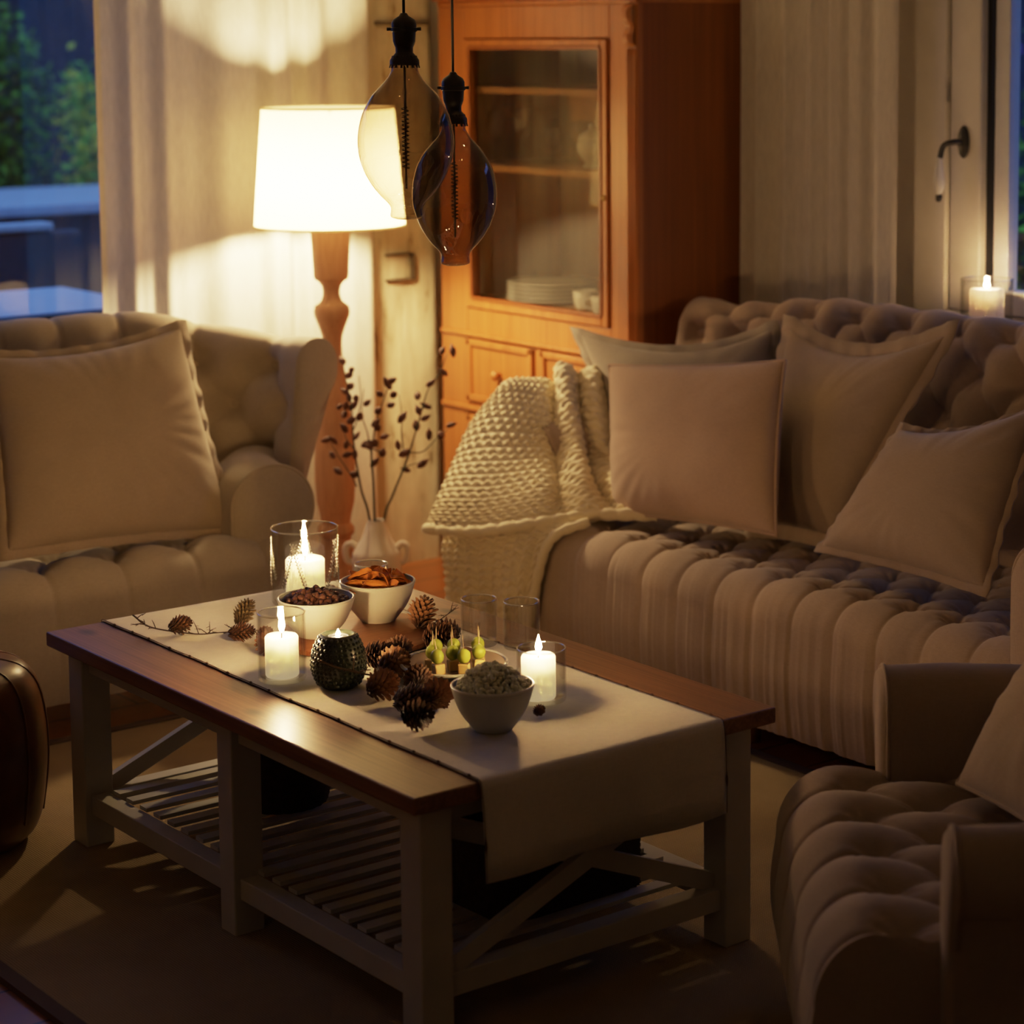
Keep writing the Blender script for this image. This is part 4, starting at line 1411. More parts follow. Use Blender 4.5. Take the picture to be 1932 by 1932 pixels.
part('lower_layer', knit(S, 13, 10, 0.015, 0.018, garter=False), M['wool'], th, world=True)
# thick rolled hem along the lower edge of the top layer
hem = [p for p in up[-1]]
hp = smooth_pts([(a - 0.004, b, c - 0.004) for a, b, c in hem], 40)
g = G()
n_ = len(hp)
tube(hp, [0.017 * (0.8 + 0.2 * abs(math.sin(i * 0.28))) for i in range(n_)], 12, g)
part('hem_roll', g, M['wool'], th, world=True)
rp = smooth_pts([(a - 0.004, b - 0.002, c) for a, b, c in [lo[0][4], lo[1][4], lo[2][4], lo[3][4]]], 30)
part('hem_roll', tube(rp, [0.014 * (0.8 + 0.2 * abs(math.sin(i * 0.28))) for i in range(len(rp))], 12), M['wool'], th, world=True)

# ================================================================== NEAR RIGHT CHAIR
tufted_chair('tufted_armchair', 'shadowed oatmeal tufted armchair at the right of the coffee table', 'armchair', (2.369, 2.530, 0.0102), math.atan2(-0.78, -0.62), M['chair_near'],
             half=0.34, seat_depth=0.66, zt=0.385, arm_r=0.065, arm_top=0.555, puff=0.014,
             back_path=[(-0.50, 0.56), (-0.46, 0.68), (-0.34, 0.74), (0, 0.76), (0.34, 0.74), (0.46, 0.68), (0.50, 0.56)],
             T0=0.90, T1=0.82, arm_pts=[(0.345, 0.19), (0.35, 0.39), (0.37, 0.59), (0.42, 0.70)], da=0.155, seat_a0=0.02, base_half=0.36, seat_r=0.11)
pillow('linen_cushion', 'pale cushion leaning in the near armchair at the right edge', [(2.74, 2.53, 0.415), (2.62, 2.20, 0.42), (2.93, 2.16, 0.74), (3.0, 2.52, 0.68)], 0.13, M['pillow_chair'], seed=7)

# ================================================================== POUF
PX, PY = 1.768, 4.445
pf = thing('leather_pouf', 'round dark brown leather pouf at the left edge beside the table', 'pouf', (PX, PY, 0.0102))
pf.scale = (1.06, 1.06, 1.0)
def pr(t, r, z):
    return r * (1 + 0.012 * abs(math.sin(6 * t)) * (1 if z > 0.02 else 0))
pprof = [(0.0005, 0.0), (0.13, 0.0), (0.165, 0.015), (0.188, 0.06), (0.199, 0.14), (0.202, 0.2), (0.199, 0.26), (0.186, 0.325), (0.155, 0.366), (0.10, 0.384), (0.04, 0.389), (0.0005, 0.390)]
part('pouf_body', lathe([tuple(p) for p in smooth_pts(pprof, 4)], 96, rad=pr), M['leather'], pf)
for k in range(12):
    a = 2 * PI * (k + 0.0) / 12
    part('seam', tube([((r + 0.0012) * math.cos(a), (r + 0.0012) * math.sin(a), z) for r, z in smooth_pts(pprof[3:-1], 3)], 0.0022, 5), M['leather'], pf)
part('button', lathe([(0.028, 0.386), (0.026, 0.394), (0.014, 0.399), (0.0005, 0.400)], 24), M['leather'], pf)

# ================================================================== COFFEE TABLE
TX0, TY0, TL, TW, TH = 1.948, 2.963, 1.355, 0.782, 0.449
TX1, TY1 = TX0 + TW, TY0 + TL
ct = thing('coffee_table', 'long coffee table with brown wooden top and white slatted base', 'table', ((TX0 + TX1) / 2, (TY0 + TY1) / 2, 0))
g = G()
for i in range(5):
    a = TX0 + TW * i / 5
    box(a + (0.0008 if i else 0), a + TW / 5 - (0.0008 if i < 4 else 0), TY0, TY1, TH - 0.030, TH, g)
part('tabletop', g, M['table_wood'], ct, world=True, smooth=False, bev=0.0035)
ins = 0.032
lw = 0.062
lx = (TX0 + ins, TX1 - ins - lw)
ly = (TY0 + ins, (TY0 + TY1) / 2 - 0.027, TY1 - ins - lw)
for x in lx:
    for j, y in enumerate(ly):
        w_ = 0.054 if j == 1 else lw
        part('leg', box(x, x + lw, y, y + w_, 0.010, TH - 0.030), M['white_paint'], ct, world=True, smooth=False, bev=0.003)
for x in lx:
    part('apron', box(x + 0.016, x + 0.046, ly[0] + lw, ly[1], TH - 0.075, TH - 0.030), M['white_paint'], ct, world=True, smooth=False)
    part('apron', box(x + 0.016, x + 0.046, ly[1] + 0.054, ly[2], TH - 0.075, TH - 0.030), M['white_paint'], ct, world=True, smooth=False)
    part('rail', box(x + 0.012, x + 0.05, ly[0] + lw, ly[1], 0.078, 0.118), M['white_paint'], ct, world=True, smooth=False, bev=0.002)
    part('rail', box(x + 0.012, x + 0.05, ly[1] + 0.054, ly[2], 0.078, 0.118), M['white_paint'], ct, world=True, smooth=False, bev=0.002)
for y in (ly[0], ly[2]):
    part('apron', box(lx[0] + lw, lx[1], y + 0.016, y + 0.046, TH - 0.07, TH - 0.030), M['white_paint'], ct, world=True, smooth=False)
    part('rail', box(lx[0] + lw, lx[1], y + 0.012, y + 0.05, 0.078, 0.118), M['white_paint'], ct, world=True, smooth=False, bev=0.002)
    p0, p1 = (lx[0] + lw, y + 0.031), (lx[1], y + 0.031)
    part('cross_brace', bar((p0[0], p0[1] - 0.008, 0.125), (p1[0], p1[1] - 0.008, TH - 0.082), 0.016, 0.034, g=G()), M['white_paint'], ct, world=True, smooth=False)
    part('cross_brace', bar((p0[0], p0[1] + 0.008, TH - 0.082), (p1[0], p1[1] + 0.008, 0.125), 0.016, 0.034, g=G()), M['white_paint'], ct, world=True, smooth=False)
g = G()
y = ly[0] + lw + 0.012
while y < ly[2] - 0.03:
    box(lx[0] + 0.05, lx[1] + 0.012, y, y + 0.029, 0.1185, 0.1265, g)
    y += 0.058
part('slatted_shelf', g, M['white_paint'], ct, world=True, smooth=False)

# baskets on the lower shelf
def basket(name, label, loc, rx, ry, h, square):
    t = thing(name, label, 'basket', loc)
    g = G()
    n, nz = 96, 30
    vv = []
    for j in range(nz + 1):
        z = h * j / nz
        for k in range(n):
            a = 2 * PI * k / n
            c, s = math.cos(a), math.sin(a)
            if square:
                e = 0.22
                x = rx * math.copysign(abs(c) ** e, c)
                y = ry * math.copysign(abs(s) ** e, s)
            else:
                x, y = rx * c * (0.86 + 0.25 * math.sin(PI * (0.15 + 0.7 * z / h))), ry * s * (0.86 + 0.25 * math.sin(PI * (0.15 + 0.7 * z / h)))
            w = 1 + 0.016 * math.sin(k * PI / 2) * (1 if j % 2 else -1)
            vv.append((x * w, y * w, z))
    g.add(vv, [(j * n + k, j * n + (k + 1) % n, (j + 1) * n + (k + 1) % n, (j + 1) * n + k) for j in range(nz) for k in range(n)])
    g.f.append(tuple(range(n - 1, -1, -1)))
    part('woven_body', g, M['basket'], t)
    rim = [vv[nz * n + k] for k in range(n)] + [vv[nz * n]]
    part('rim', tube(rim, 0.009, 8, cap=False), M['basket'], t)
    return t
basket('wicker_basket', 'dark square wicker basket on the shelf at the near end of the table', (2.375, 3.21, 0.1268), 0.16, 0.115, 0.15, True)
basket('wicker_basket', 'dark round wicker basket on the shelf behind the middle table leg', (2.265, 3.93, 0.1268), 0.095, 0.095, 0.17, False)

# ================================================================== TABLE RUNNER
t = thing('table_runner', 'cream linen runner lying along the coffee table and hanging over its end', 'table runner', (2.336, TY0 + TL / 2, TH))
RX0, RX1 = 2.075, 2.598
pts = []
zt_r = TH + 0.0022
pr_ = [(TY0 - 0.010, TH - 0.165), (TY0 - 0.011, TH - 0.12), (TY0 - 0.010, TH - 0.08), (TY0 - 0.009, TH - 0.04), (TY0 - 0.008, TH - 0.012), (TY0 - 0.004, TH - 0.001), (TY0 + 0.004, zt_r)]
pr_ += [(y, zt_r) for y in np.linspace(TY0 + 0.02, TY1 - 0.015, 110)]
pr_ += [(TY1 + 0.003, TH + 0.0005), (TY1 + 0.007, TH - 0.01), (TY1 + 0.009, TH - 0.05), (TY1 + 0.010, TH - 0.10)]
nx = 60
vv = []
for (y, z) in pr_:
    for i in range(nx):
        u = i / (nx - 1)
        x = RX0 + (RX1 - RX0) * u + 0.004 * noise.noise(Vector((y * 6, u, 3)))
        hang = 1 if z < TH - 0.02 else 0
        wob = noise.noise(Vector((x * 7, y * 5, 1.0))) * 0.5 + 0.5
        zz = z + (0 if hang else 0.0022 * wob)
        yy = y - (0.010 * (TH - z) / 0.165 * math.sin(u * 9 + 0.5) + 0.004 * (TH - z) / 0.165 if hang and y < 3.2 else 0)
        vv.append((x, yy, zz))
g = G()
g.add(vv, grid_faces(len(pr_), nx))
o = part('runner_cloth', g, M['runner'], t, world=True)
md = o.modifiers.new('cloth', 'SOLIDIFY')
md.thickness = 0.0016
md.offset = 1.0
for col_i in (0, nx - 1):
    pts = [vv[j * nx + col_i] for j in range(len(pr_))]
    g = G()
    sp = smooth_pts([(a, b - (0.002 if c < TH - 0.02 and b < 3.2 else 0), c + 0.0018) for a, b, c in pts], 6)
    tube(sp, [0.0006 + 0.0019 * max(0, math.sin(i * 0.16 + 0.6 * math.sin(i * 0.05))) ** 24 for i in range(len(sp))], 6, g)
    part('edge_stitching', g, M['runner_hem'], t, world=True)
ZR = TH + 0.0050          # top of the runner

# ================================================================== THINGS ON THE TABLE
g = G()
board = thing('serving_board', 'round dark wooden board under the two snack bowls', 'board', (2.40, 3.845, ZR))
part('board_disc', lathe([(0.158, 0.0), (0.164, 0.003), (0.164, 0.012), (0.160, 0.015)], 64), M['board'], board, angle=40)
part('board_foot', lathe([(0.120, -0.0005), (0.120, 0.001)], 48), M['board'], board)
ZB = ZR + 0.0152

def flame_mesh(h, r):
    return lathe([(0.0004, 0), (r * 0.62, h * 0.08), (r, h * 0.26), (r * 0.86, h * 0.45), (r * 0.5, h * 0.68), (r * 0.2, h * 0.88), (0.0003, h)], 16)

def pillar_candle(label, loc, r, h, fh=0.034, power=1.3, group=None):
    t = thing('pillar_candle', label, 'candle', loc, group=group)
    prof = [(0.0005, 0), (r - 0.002, 0), (r, 0.003), (r, h - 0.004), (r - 0.003, h), (r * 0.7, h - 0.003), (r * 0.3, h - 0.006), (0.0005, h - 0.006)]
    part('wax', lathe(prof, 40), M['wax'], t)
    wk = part('wick', tube([(0, 0, h - 0.007), (0.0005, 0, h + 0.004), (0.0015, 0.0005, h + 0.009)], 0.0011, 6), M['wick'], t)
    f = flame_mesh(fh, 0.0062)
    f2 = G()
    f2.merge(f, Matrix.Translation((0.0008, 0, h + 0.005)))
    part('flame', f2, M['flame'], t)
    return t

def cyl_glass(name, label, cat, loc, r, h, th=0.0025, base=0.006, etched=False, group=None, ribs=0):
    t = thing(name, label, cat, loc, group=group)
    fn = (lambda a, rr, z: rr * (1 + 0.012 * math.cos(ribs * a) * (1 if 0.008 < z < h * 0.93 else 0))) if ribs else None
    out = [(r * 0.97, 0.0), (r, 0.004), (r, h * 0.3), (r, h * 0.6), (r, h * 0.9), (r, h - 0.001)]
    inn = [(r - th, h - 0.001), (r - th, h * 0.6), (r - th, h * 0.3), (r - th, base + 0.003), (r - th - 0.004, base), (0.0005, base)]
    part('glass_wall', lathe([(0.0005, 0.0)] + out + inn, 64 if not ribs else 96, rad=fn), M['glass'], t, angle=50)
    rm = [((r - th / 2) * math.cos(2 * PI * k / 48), (r - th / 2) * math.sin(2 * PI * k / 48), h) for k in range(49)]
    part('rim', tube(rm, th * 0.75, 8, cap=False), M['glass_rim'], t)
    if etched:
        for s in range(9):
            g = G()
            a0 = 2 * PI * s / 9
            stem_ = []
            for k in range(14):
                a = a0 + 0.03 * k * (1 if s % 2 else -1)
                z = h * (0.25 + 0.045 * k)
                stem_.append(((r + 0.0004) * math.cos(a), (r + 0.0004) * math.sin(a), z))
                for sg in (-1, 1):
                    aa, zz = a + sg * 0.05, z + 0.005
                    ellipsoid(((r + 0.0006) * math.cos(aa), (r + 0.0006) * math.sin(aa), zz), (0.0016, 0.0016, 0.0022), 6, 4, g)
                    tube([stem_[-1], ((r + 0.0006) * math.cos(aa), (r + 0.0006) * math.sin(aa), zz)], 0.0006, 4, g)
            tube(stem_, 0.0008, 5, g)
            part('etched_sprig', g, M['etch'], t, label='white etched sprig')
    return t
M['etch'] = plain('etched_white', (0.75, 0.72, 0.62), 0.5)

cyl_glass('candle_glass', 'tall wide etched glass cylinder around the candle at the back of the table', 'candle holder', (2.479, 4.179, ZR), 0.072, 0.160, etched=True)
pillar_candle('thick lit candle inside the tall etched glass at the back', (2.479, 4.179, ZR + 0.0062), 0.042, 0.088, 0.050, 3.6)
cyl_glass('candle_glass', 'clear glass cylinder around the candle at the left front of the runner', 'candle holder', (2.133, 3.687, ZR), 0.045, 0.128)
pillar_candle('lit candle in the clear glass nearest the table edge', (2.133, 3.687, ZR + 0.0062), 0.0315, 0.078, 0.046, 3.0)
cyl_glass('candle_glass', 'short glass around the candle behind the popcorn bowl', 'candle holder', (2.425, 3.262, ZR), 0.045, 0.096)
pillar_candle('lit candle in the short glass behind the popcorn bowl', (2.415, 3.258, ZR + 0.0062), 0.0315, 0.080, 0.032, 3.0)

# dark studded tea-light holder
t = thing('tealight_holder', 'dark green studded egg-shaped tea-light holder on the runner', 'candle holder', (2.187, 3.573, ZR))
tp = [(0.0005, 0.0), (0.030, 0.0), (0.040, 0.010), (0.0485, 0.032), (0.050, 0.050), (0.046, 0.072), (0.036, 0.094), (0.031, 0.101), (0.028, 0.101), (0.029, 0.092), (0.026, 0.082), (0.0005, 0.082)]
part('holder_body', lathe(tp, 56), M['green_pot'], t)
g = G()
prf = smooth_pts(tp[1:8], 8)
row = 0
for z in np.arange(0.010, 0.097, 0.0085):
    r = float(np.interp(z, prf[:, 1], prf[:, 0]))
    n = max(8, int(2 * PI * r / 0.0095))
    for k in range(n):
        a = 2 * PI * (k + 0.5 * (row % 2)) / n
        ellipsoid((r * math.cos(a), r * math.sin(a), z), (0.0034, 0.0034, 0.0034), 7, 5, g)
    row += 1
part('studs', g, M['green_pot'], t)
t = thing('tealight', 'small lit tea light inside the dark studded holder', 'candle', (2.187, 3.573, ZR + 0.0825))
part('cup', lathe([(0.0005, 0), (0.019, 0), (0.019, 0.014), (0.018, 0.014), (0.018, 0.011), (0.0005, 0.011)], 28), plain('tin_cup', (0.7, 0.68, 0.62), 0.3, metal=0.9), t)
part('wax', lathe([(0.0178, 0.0105), (0.0178, 0.0118), (0.0005, 0.0118)], 28), M['wax'], t)
f2 = G()
f2.merge(flame_mesh(0.014, 0.0045), Matrix.Translation((0, 0, 0.0135)))
part('flame', f2, M['flame_small'], t)

# bowls
def bowl(label, loc, r, h, mat, foot=0.5, square=False):
    t = thing('snack_bowl', label, 'bowl', loc)
    o = [(r * foot * 0.92, 0.0), (r * foot, 0.004), (r * foot * 1.12, 0.010), (r * 0.76, h * 0.38), (r * 0.90, h * 0.68), (r, h)]
    prof = [tuple(p) for p in smooth_pts(o, 4)]
    th = 0.004
    inn = [(max(a - th, 0.0005), b + (th if b < h * 0.2 else 0)) for a, b in prof][::-1]
    full = [(0.0005, 0.0)] + prof + [(r - 0.001, h + 0.0015), (r - th + 0.001, h + 0.0015)] + inn + [(0.0005, th + 0.002)]
    part('bowl_wall', lathe(full, 56), mat, t, angle=60)
    rim = [((r - th / 2) * math.cos(2 * PI * k / 56), (r - th / 2) * math.sin(2 * PI * k / 56), h + 0.001) for k in range(57)]
    part('rim', tube(rim, 0.0026, 8, cap=False), M['bowl'], t)
    return t
B1, B2, B3 = (2.319, 3.870, ZB), (2.479, 3.893, ZB), (2.253, 3.174, ZR)
bowl('cream bowl of dark nuts behind the left front candle', B1, 0.077, 0.075, M['bowl'])
bowl('cream bowl of orange crisps at the back right', B2, 0.077, 0.080, M['bowl'])
bowl('grey-green bowl of popcorn at the front of the runner', B3, 0.073, 0.078, M['bowl_grey'])

def heap(center, rim_r, z_rim, n, dome, r, seedv, levels=3):
    """resting spots for pieces heaped in a bowl: lower layers first"""
    out = []
    rr = random.Random(seedv)
    ga = PI * (3 - math.sqrt(5))
    for i in range(n):
        f = (i + 0.5) / n
        q = rim_r * math.sqrt(f) * 0.94
        a = i * ga
        z = z_rim + dome * (1 - f) ** 0.9 + rr.uniform(-0.3, 0.3) * r
        out.append((center[0] + q * math.cos(a), center[1] + q * math.sin(a), center[2] + z))
    return out
# dark nuts
nm = None
g = ellipsoid((0, 0, 0), (0.0085, 0.0075, 0.0065), 10, 7, fn=lambda d: 1 + 0.16 * noise.noise(Vector((d[0] * 2.2, d[1] * 2.2, d[2] * 2.2))) * 2)
g2 = G()
g2.merge(g)
ellipsoid((0.0065, 0.002, 0.003), (0.005, 0.0045, 0.004), 8, 6, g2)
first = None
lab = 'dark brown nut piled in the cream bowl behind the left candle'
fill = thing
spots = heap(B1, 0.064, 0.066, 62, 0.016, 0.008, 3) + heap(B1, 0.035, 0.083, 16, 0.006, 0.007, 5)
for p in spots:
    rot = (random.uniform(0, 6), random.uniform(0, 6), random.uniform(0, 6))
    s = random.uniform(0.85, 1.2)
    if first is None:
        first = solo('nut', g2, M['nut'], lab, 'nut', group='dark nuts in the cream bowl')
        first.location, first.rotation_euler, first.scale = p, rot, (s, s, s)
    else:
        dup(first, lab, p, rot, s)
# orange crisps
g = G()
nn = 9
vv = []
for i in range(nn):
    for j in range(nn):
        u, w_ = i / (nn - 1), j / (nn - 1)
        x = (u - 0.5) * 0.052 * (1 - 0.75 * w_)
        y = (w_ - 0.4) * 0.050
        z = 0.010 * (4 * (u - 0.5) ** 2) - 0.006 * (w_ - 0.5) ** 2 * 4 + 0.002 * math.sin(7 * u + 5 * w_)
        vv.append((x, y, z))
g.add(vv, grid_faces(nn, nn))
g.add([(a, b, c + 0.0018) for a, b, c in vv], grid_faces(nn, nn, 0, True))
ring_ = [i * nn for i in range(nn)] + [(nn - 1) * nn + j for j in range(1, nn)] + [i * nn + nn - 1 for i in range(nn - 2, -1, -1)] + [j for j in range(nn - 2, 0, -1)]
for a, b in zip(ring_, ring_[1:] + ring_[:1]):
    g.f.append((a, b, b + nn * nn, a + nn * nn))
first = None
lab = 'orange curved crisp heaped in the cream bowl at the back'
rr = random.Random(11)
for i, p in enumerate(heap(B2, 0.058, 0.070, 26, 0.022, 0.010, 9)):
    rot = (rr.uniform(-0.7, 0.7) + (0.5 if i % 3 == 0 else 0), rr.uniform(-0.6, 0.6), rr.uniform(0, 6))
    s = rr.uniform(0.75, 1.05)
    if first is None:
        first = solo('crisp', g, M['chip'], lab, 'crisp', group='orange crisps in the back bowl')
        first.location, first.rotation_euler, first.scale = p, rot, (s, s, s)
    else:
        dup(first, lab, p, rot, s)
# popcorn
g = G()
rr = random.Random(2)
for k in range(6):
    d = Vector((rr.gauss(0, 1), rr.gauss(0, 1), rr.gauss(0, 1))).normalized() * 0.0055
    q = rr.uniform(0.0035, 0.0058)
    ellipsoid(d, (q, q, q * 0.85), 9, 6, g)
first = None
lab = 'pale yellow popcorn piece heaped in the front bowl'
for p in heap(B3, 0.066, 0.072, 85, 0.030, 0.008, 21) + heap(B3, 0.045, 0.094, 26, 0.016, 0.008, 23):
    rot = (rr.uniform(0, 6), rr.uniform(0, 6), rr.uniform(0, 6))
    s = rr.uniform(0.75, 1.15)
    if first is None:
        first = solo('popcorn', g, M['popcorn'], lab, 'popcorn', group='popcorn in the front bowl')
        first.location, first.rotation_euler, first.scale = p, rot, (s, s, s)
    else:
        dup(first, lab, p, rot, s)

# plate with skewers
PLX, PLY, PLZ = 2.388, 3.488, ZR
t = thing('appetizer_plate', 'low round plate with dark outside carrying the grape skewers', 'plate', (PLX, PLY, PLZ))
part('plate_body', lathe([(0.0005, 0.0), (0.050, 0.0), (0.056, 0.003), (0.082, 0.018), (0.1005, 0.0255), (0.1005, 0.028)], 56, cap=False), M['plate_under'], t, label='dark outside')
part('plate_well', lathe([(0.1008, 0.0272), (0.099, 0.0296), (0.094, 0.028), (0.076, 0.0225), (0.0005, 0.0205)], 56, cap=False), plain('brown_glaze', (0.40, 0.27, 0.17), 0.35), t, label='brown glazed inside')
rim = [(0.0995 * math.cos(2 * PI * k / 56), 0.0995 * math.sin(2 * PI * k / 56), 0.0285) for k in range(57)]
part('rim', tube(rim, 0.0034, 8, cap=False), M['bowl'], t, label='cream rim')
sk = None
sp = [((824, 1250), 0, 0), ]
spots = [(2.335, 3.487, 'leftmost grape skewer on the plate, farthest from the popcorn'), (2.368, 3.522, 'grape skewer at the back left of the plate'), (2.330, 3.452, 'grape skewer at the front left of the plate'),
         (2.400, 3.500, 'grape skewer in the middle of the back row'), (2.366, 3.458, 'grape skewer in the middle of the plate'), (2.367, 3.424, 'grape skewer at the front of the plate beside the popcorn bowl'),
         (2.436, 3.478, 'grape skewer at the back right of the plate'), (2.404, 3.432, 'rightmost grape skewer on the plate, nearest the short glass candle')]
for i, (x, y, lab) in enumerate(spots):
    rot = (random.uniform(-0.12, 0.12), random.uniform(-0.12, 0.12), random.uniform(0, 3))
    z = PLZ + 0.0222
    if sk is None:
        sk = thing('appetizer_skewer', lab, 'snack', (x, y, z), group='grape and cheese skewers on the plate')
        part('cheese_cube', box(-0.010, 0.010, -0.010, 0.010, 0.0, 0.021), M['cheese'], sk, smooth=False, bev=0.002)
        part('grape', ellipsoid((0, 0, 0.0345), (0.0128, 0.0128, 0.0142), 20, 14), M['grape'], sk)
        part('toothpick', tube([(0, 0, 0.012), (0.0005, 0, 0.06), (0.001, 0.0005, 0.075)], [0.0011, 0.0011, 0.0004], 6), M['toothpick'], sk)
        sk.rotation_euler = rot
    else:
        dup(sk, lab, (x, y, z), rot)
for i, (x, y, lab) in enumerate([(2.428, 3.528, 'round cracker at the back edge of the skewer plate'), (2.447, 3.517, 'round cracker nearest the two tumblers on the skewer plate')]):
    g = lathe([(0.0005, 0), (0.016, 0), (0.017, 0.002), (0.016, 0.004), (0.0005, 0.004)], 24)
    o = solo('cracker', g, M['cracker'], lab, 'cracker', group='crackers on the skewer plate')
    o.location = (x, y, PLZ + 0.0245 + 0.006 * i)
    o.rotation_euler = (0.25, 0.1 + 0.2 * i, 0)

# tumblers
for lab, (x, y), h in (('ribbed empty tumbler at the runner edge, left of the pair', (2.560, 3.650), 0.092), ('ribbed empty tumbler at the runner edge, right of the pair', (2.612, 3.578), 0.092), ('empty tumbler mostly hidden behind the bowl of orange crisps', (2.566, 4.055), 0.090)):
    zz = ZR if x < 2.597 - 0.036 else TH + 0.0005
    cyl_glass('tumbler', lab, 'glass', (x, y, ZR), 0.036, h, ribs=18, group='drinking glasses on the coffee table')

# ------------------------------------------------ pine cones and twigs
def cone_mesh(nsc, L, R, seed):
    g = G()
    rr = random.Random(seed)
    ellipsoid((0, 0, L * 0.5), (R * 0.40, R * 0.40, L * 0.46), 12, 10, g)
    ga = PI * (3 - math.sqrt(5))
    for i in range(nsc):
        f = (i + 0.5) / nsc
        z = L * (0.03 + 0.93 * f)
        prof = math.sin(PI * (0.12 + 0.80 * f)) ** 0.75
        r0, r1 = R * 0.36 * prof, R * prof * (1.12 if i % 2 else 0.98)
        a = i * ga
        w = (0.17 if R > 0.025 else 0.16) * R * (0.5 + 0.6 * prof)
        lift = L * (0.06 + 0.07 * f)
        c, s = math.cos(a), math.sin(a)
        def pt(r, t, zz):
            return (r * c - t * s, r * s + t * c, zz)
        g.add([pt(r0, -w * 0.5, z - 0.001), pt(r0, w * 0.5, z - 0.001), pt(r1 * 0.9, w * 0.9, z + lift), pt(r1 * 1.05, 0, z + lift * 1.25), pt(r1 * 0.9, -w * 0.9, z + lift),
               pt(r1 * 0.85, 0, z + lift - 0.003), pt(r0, 0, z - 0.005)],
              [(0, 1, 2, 3, 4), (0, 4, 5, 6), (4, 3, 5), (3, 2, 5), (2, 1, 6, 5)])
    return g
gc = cone_mesh(100, 0.052, 0.020, 3)
gd = cone_mesh(96, 0.062, 0.029, 5)
cone_me = {}
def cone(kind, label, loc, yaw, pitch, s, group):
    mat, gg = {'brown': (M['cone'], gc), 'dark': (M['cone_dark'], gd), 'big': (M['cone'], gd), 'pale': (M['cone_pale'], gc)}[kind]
    if kind not in cone_me:
        cone_me[kind] = mesh_data('pine_cone', gg, mat, smooth=False)
    o = bpy.data.objects.new('pine_cone', cone_me[kind])
    link(o)
    o.location = loc
    o.rotation_euler = (0, pitch, yaw)
    o.scale = (s, s, s)
    o['label'] = label
    o['category'] = 'pine cone'
    o['group'] = group
    return o
rz = ZR
GL = 'cones on the far left of the runner'
cone('brown', 'brown cone lying farthest left on the runner', (2.115, 4.10, rz + 0.017), 0.9 - 0.7, 1.50, 0.95, GL)
cone('brown', 'brown cone lying second from left, to the right of the leftmost cone', (2.185, 3.985, rz + 0.017), -0.3, 1.52, 0.95, GL)
cone('pale', 'pale open cone standing up tilted behind the other left cones', (2.245, 4.055, rz + 0.012), 0.3, 0.75, 1.05, GL)
cone('brown', 'cone lying just left of the front candle glass', (2.215, 3.905, rz + 0.017), 0.8, 1.5, 0.85, GL)
cone('dark', 'dark cone half hidden behind the front candle glass', (2.190, 3.82, rz + 0.022), 1.4, 1.5, 0.80, GL)
GM = 'cones in the middle of the runner'
cone('big', 'large open cone standing behind the grape plate, by the crisp bowl', (2.500, 3.775, rz + 0.018), 0.6, 0.65, 1.0, GM)
cone('big', 'large cone lying in front of the crisp bowl', (2.450, 3.685, rz + 0.024), -1.0, 1.35, 1.0, GM)
cone('dark', 'dark cone leaning at the back edge of the grape plate', (2.520, 3.660, rz + 0.024), 2.0, 1.40, 0.85, GM)
cone('dark', 'dark cone lying just right of the studded holder', (2.290, 3.655, rz + 0.023), -0.9, 1.45, 0.95, GM)
cone('big', 'brown cone lying between the studded holder and the plate', (2.265, 3.545, rz + 0.024), 0.3, 1.4, 1.0, GM)
cone('dark', 'dark cone nestled left of the plate rim', (2.345, 3.600, rz + 0.023), 1.2, 1.4, 0.9, GM)
GF = 'cones clustered in front of the plate'
cone('big', 'brown cone at the left of the front cluster, near the studded holder', (2.165, 3.435, rz + 0.024), 0.2, 1.40, 1.0, GF)
cone('dark', 'dark cone in the middle of the front cluster', (2.165, 3.355, rz + 0.023), -0.6, 1.45, 1.0, GF)
cone('big', 'brown cone lying in front of the plate beside the popcorn bowl', (2.215, 3.315, rz + 0.024), 0.5, 1.4, 0.95, GF)
cone('dark', 'dark cone at the tip of the front cluster, nearest the viewer', (2.138, 3.285, rz + 0.023), -1.2, 1.45, 0.92, GF)
cone('dark', 'dark cone tucked under the rim of the plate', (2.255, 3.415, rz + 0.023), 0.9, 1.45, 0.9, GF)
cone('brown', 'tiny cone right of the popcorn bowl by the short candle glass', (2.345, 3.175, rz + 0.010), 0.4, 1.5, 0.5, GF)

def twig(label, pts, side, r=0.0018, seed=0):
    rr = random.Random(seed)
    g = G()
    sp = smooth_pts(pts, 8)
    tube(sp, [r * (1 - 0.5 * i / (len(sp) - 1)) for i in range(len(sp))], 6, g)
    for i in range(side):
        p = Vector(sp[rr.randrange(2, len(sp) - 1)])
        d = Vector((rr.gauss(0, 1), rr.gauss(0, 1), abs(rr.gauss(0.3, 0.5)))).normalized()
        l = rr.uniform(0.012, 0.035)
        q = p + d * l
        tube([p, p + d * l * 0.5 + Vector((0, 0, 0.002)), q], [r * 0.6, r * 0.5, r * 0.25], 5, g)
        e = Vector((rr.gauss(0, 1), rr.gauss(0, 1), abs(rr.gauss(0.2, 0.4)))).normalized()
        tube([p + d * l * 0.6, p + d * l * 0.6 + e * l * 0.5], [r * 0.4, r * 0.2], 4, g)
    solo('twig', g, M['twig'], label, 'twig', loc=tuple(sp[0]))
twig('thin knobbly larch twig running under the cones at the far left of the runner', [(2.085, 4.20, rz + 0.03), (2.10, 4.15, rz + 0.012), (2.15, 4.06, rz + 0.008), (2.19, 4.03, rz + 0.010), (2.27, 3.99, rz + 0.010)], 22, 0.0018, 3)
twig('dry twig with stalks sticking up behind the tumblers', [(2.50, 3.86, rz + 0.008), (2.54, 3.80, rz + 0.012), (2.575, 3.76, rz + 0.045)], 12, 0.0016, 4)
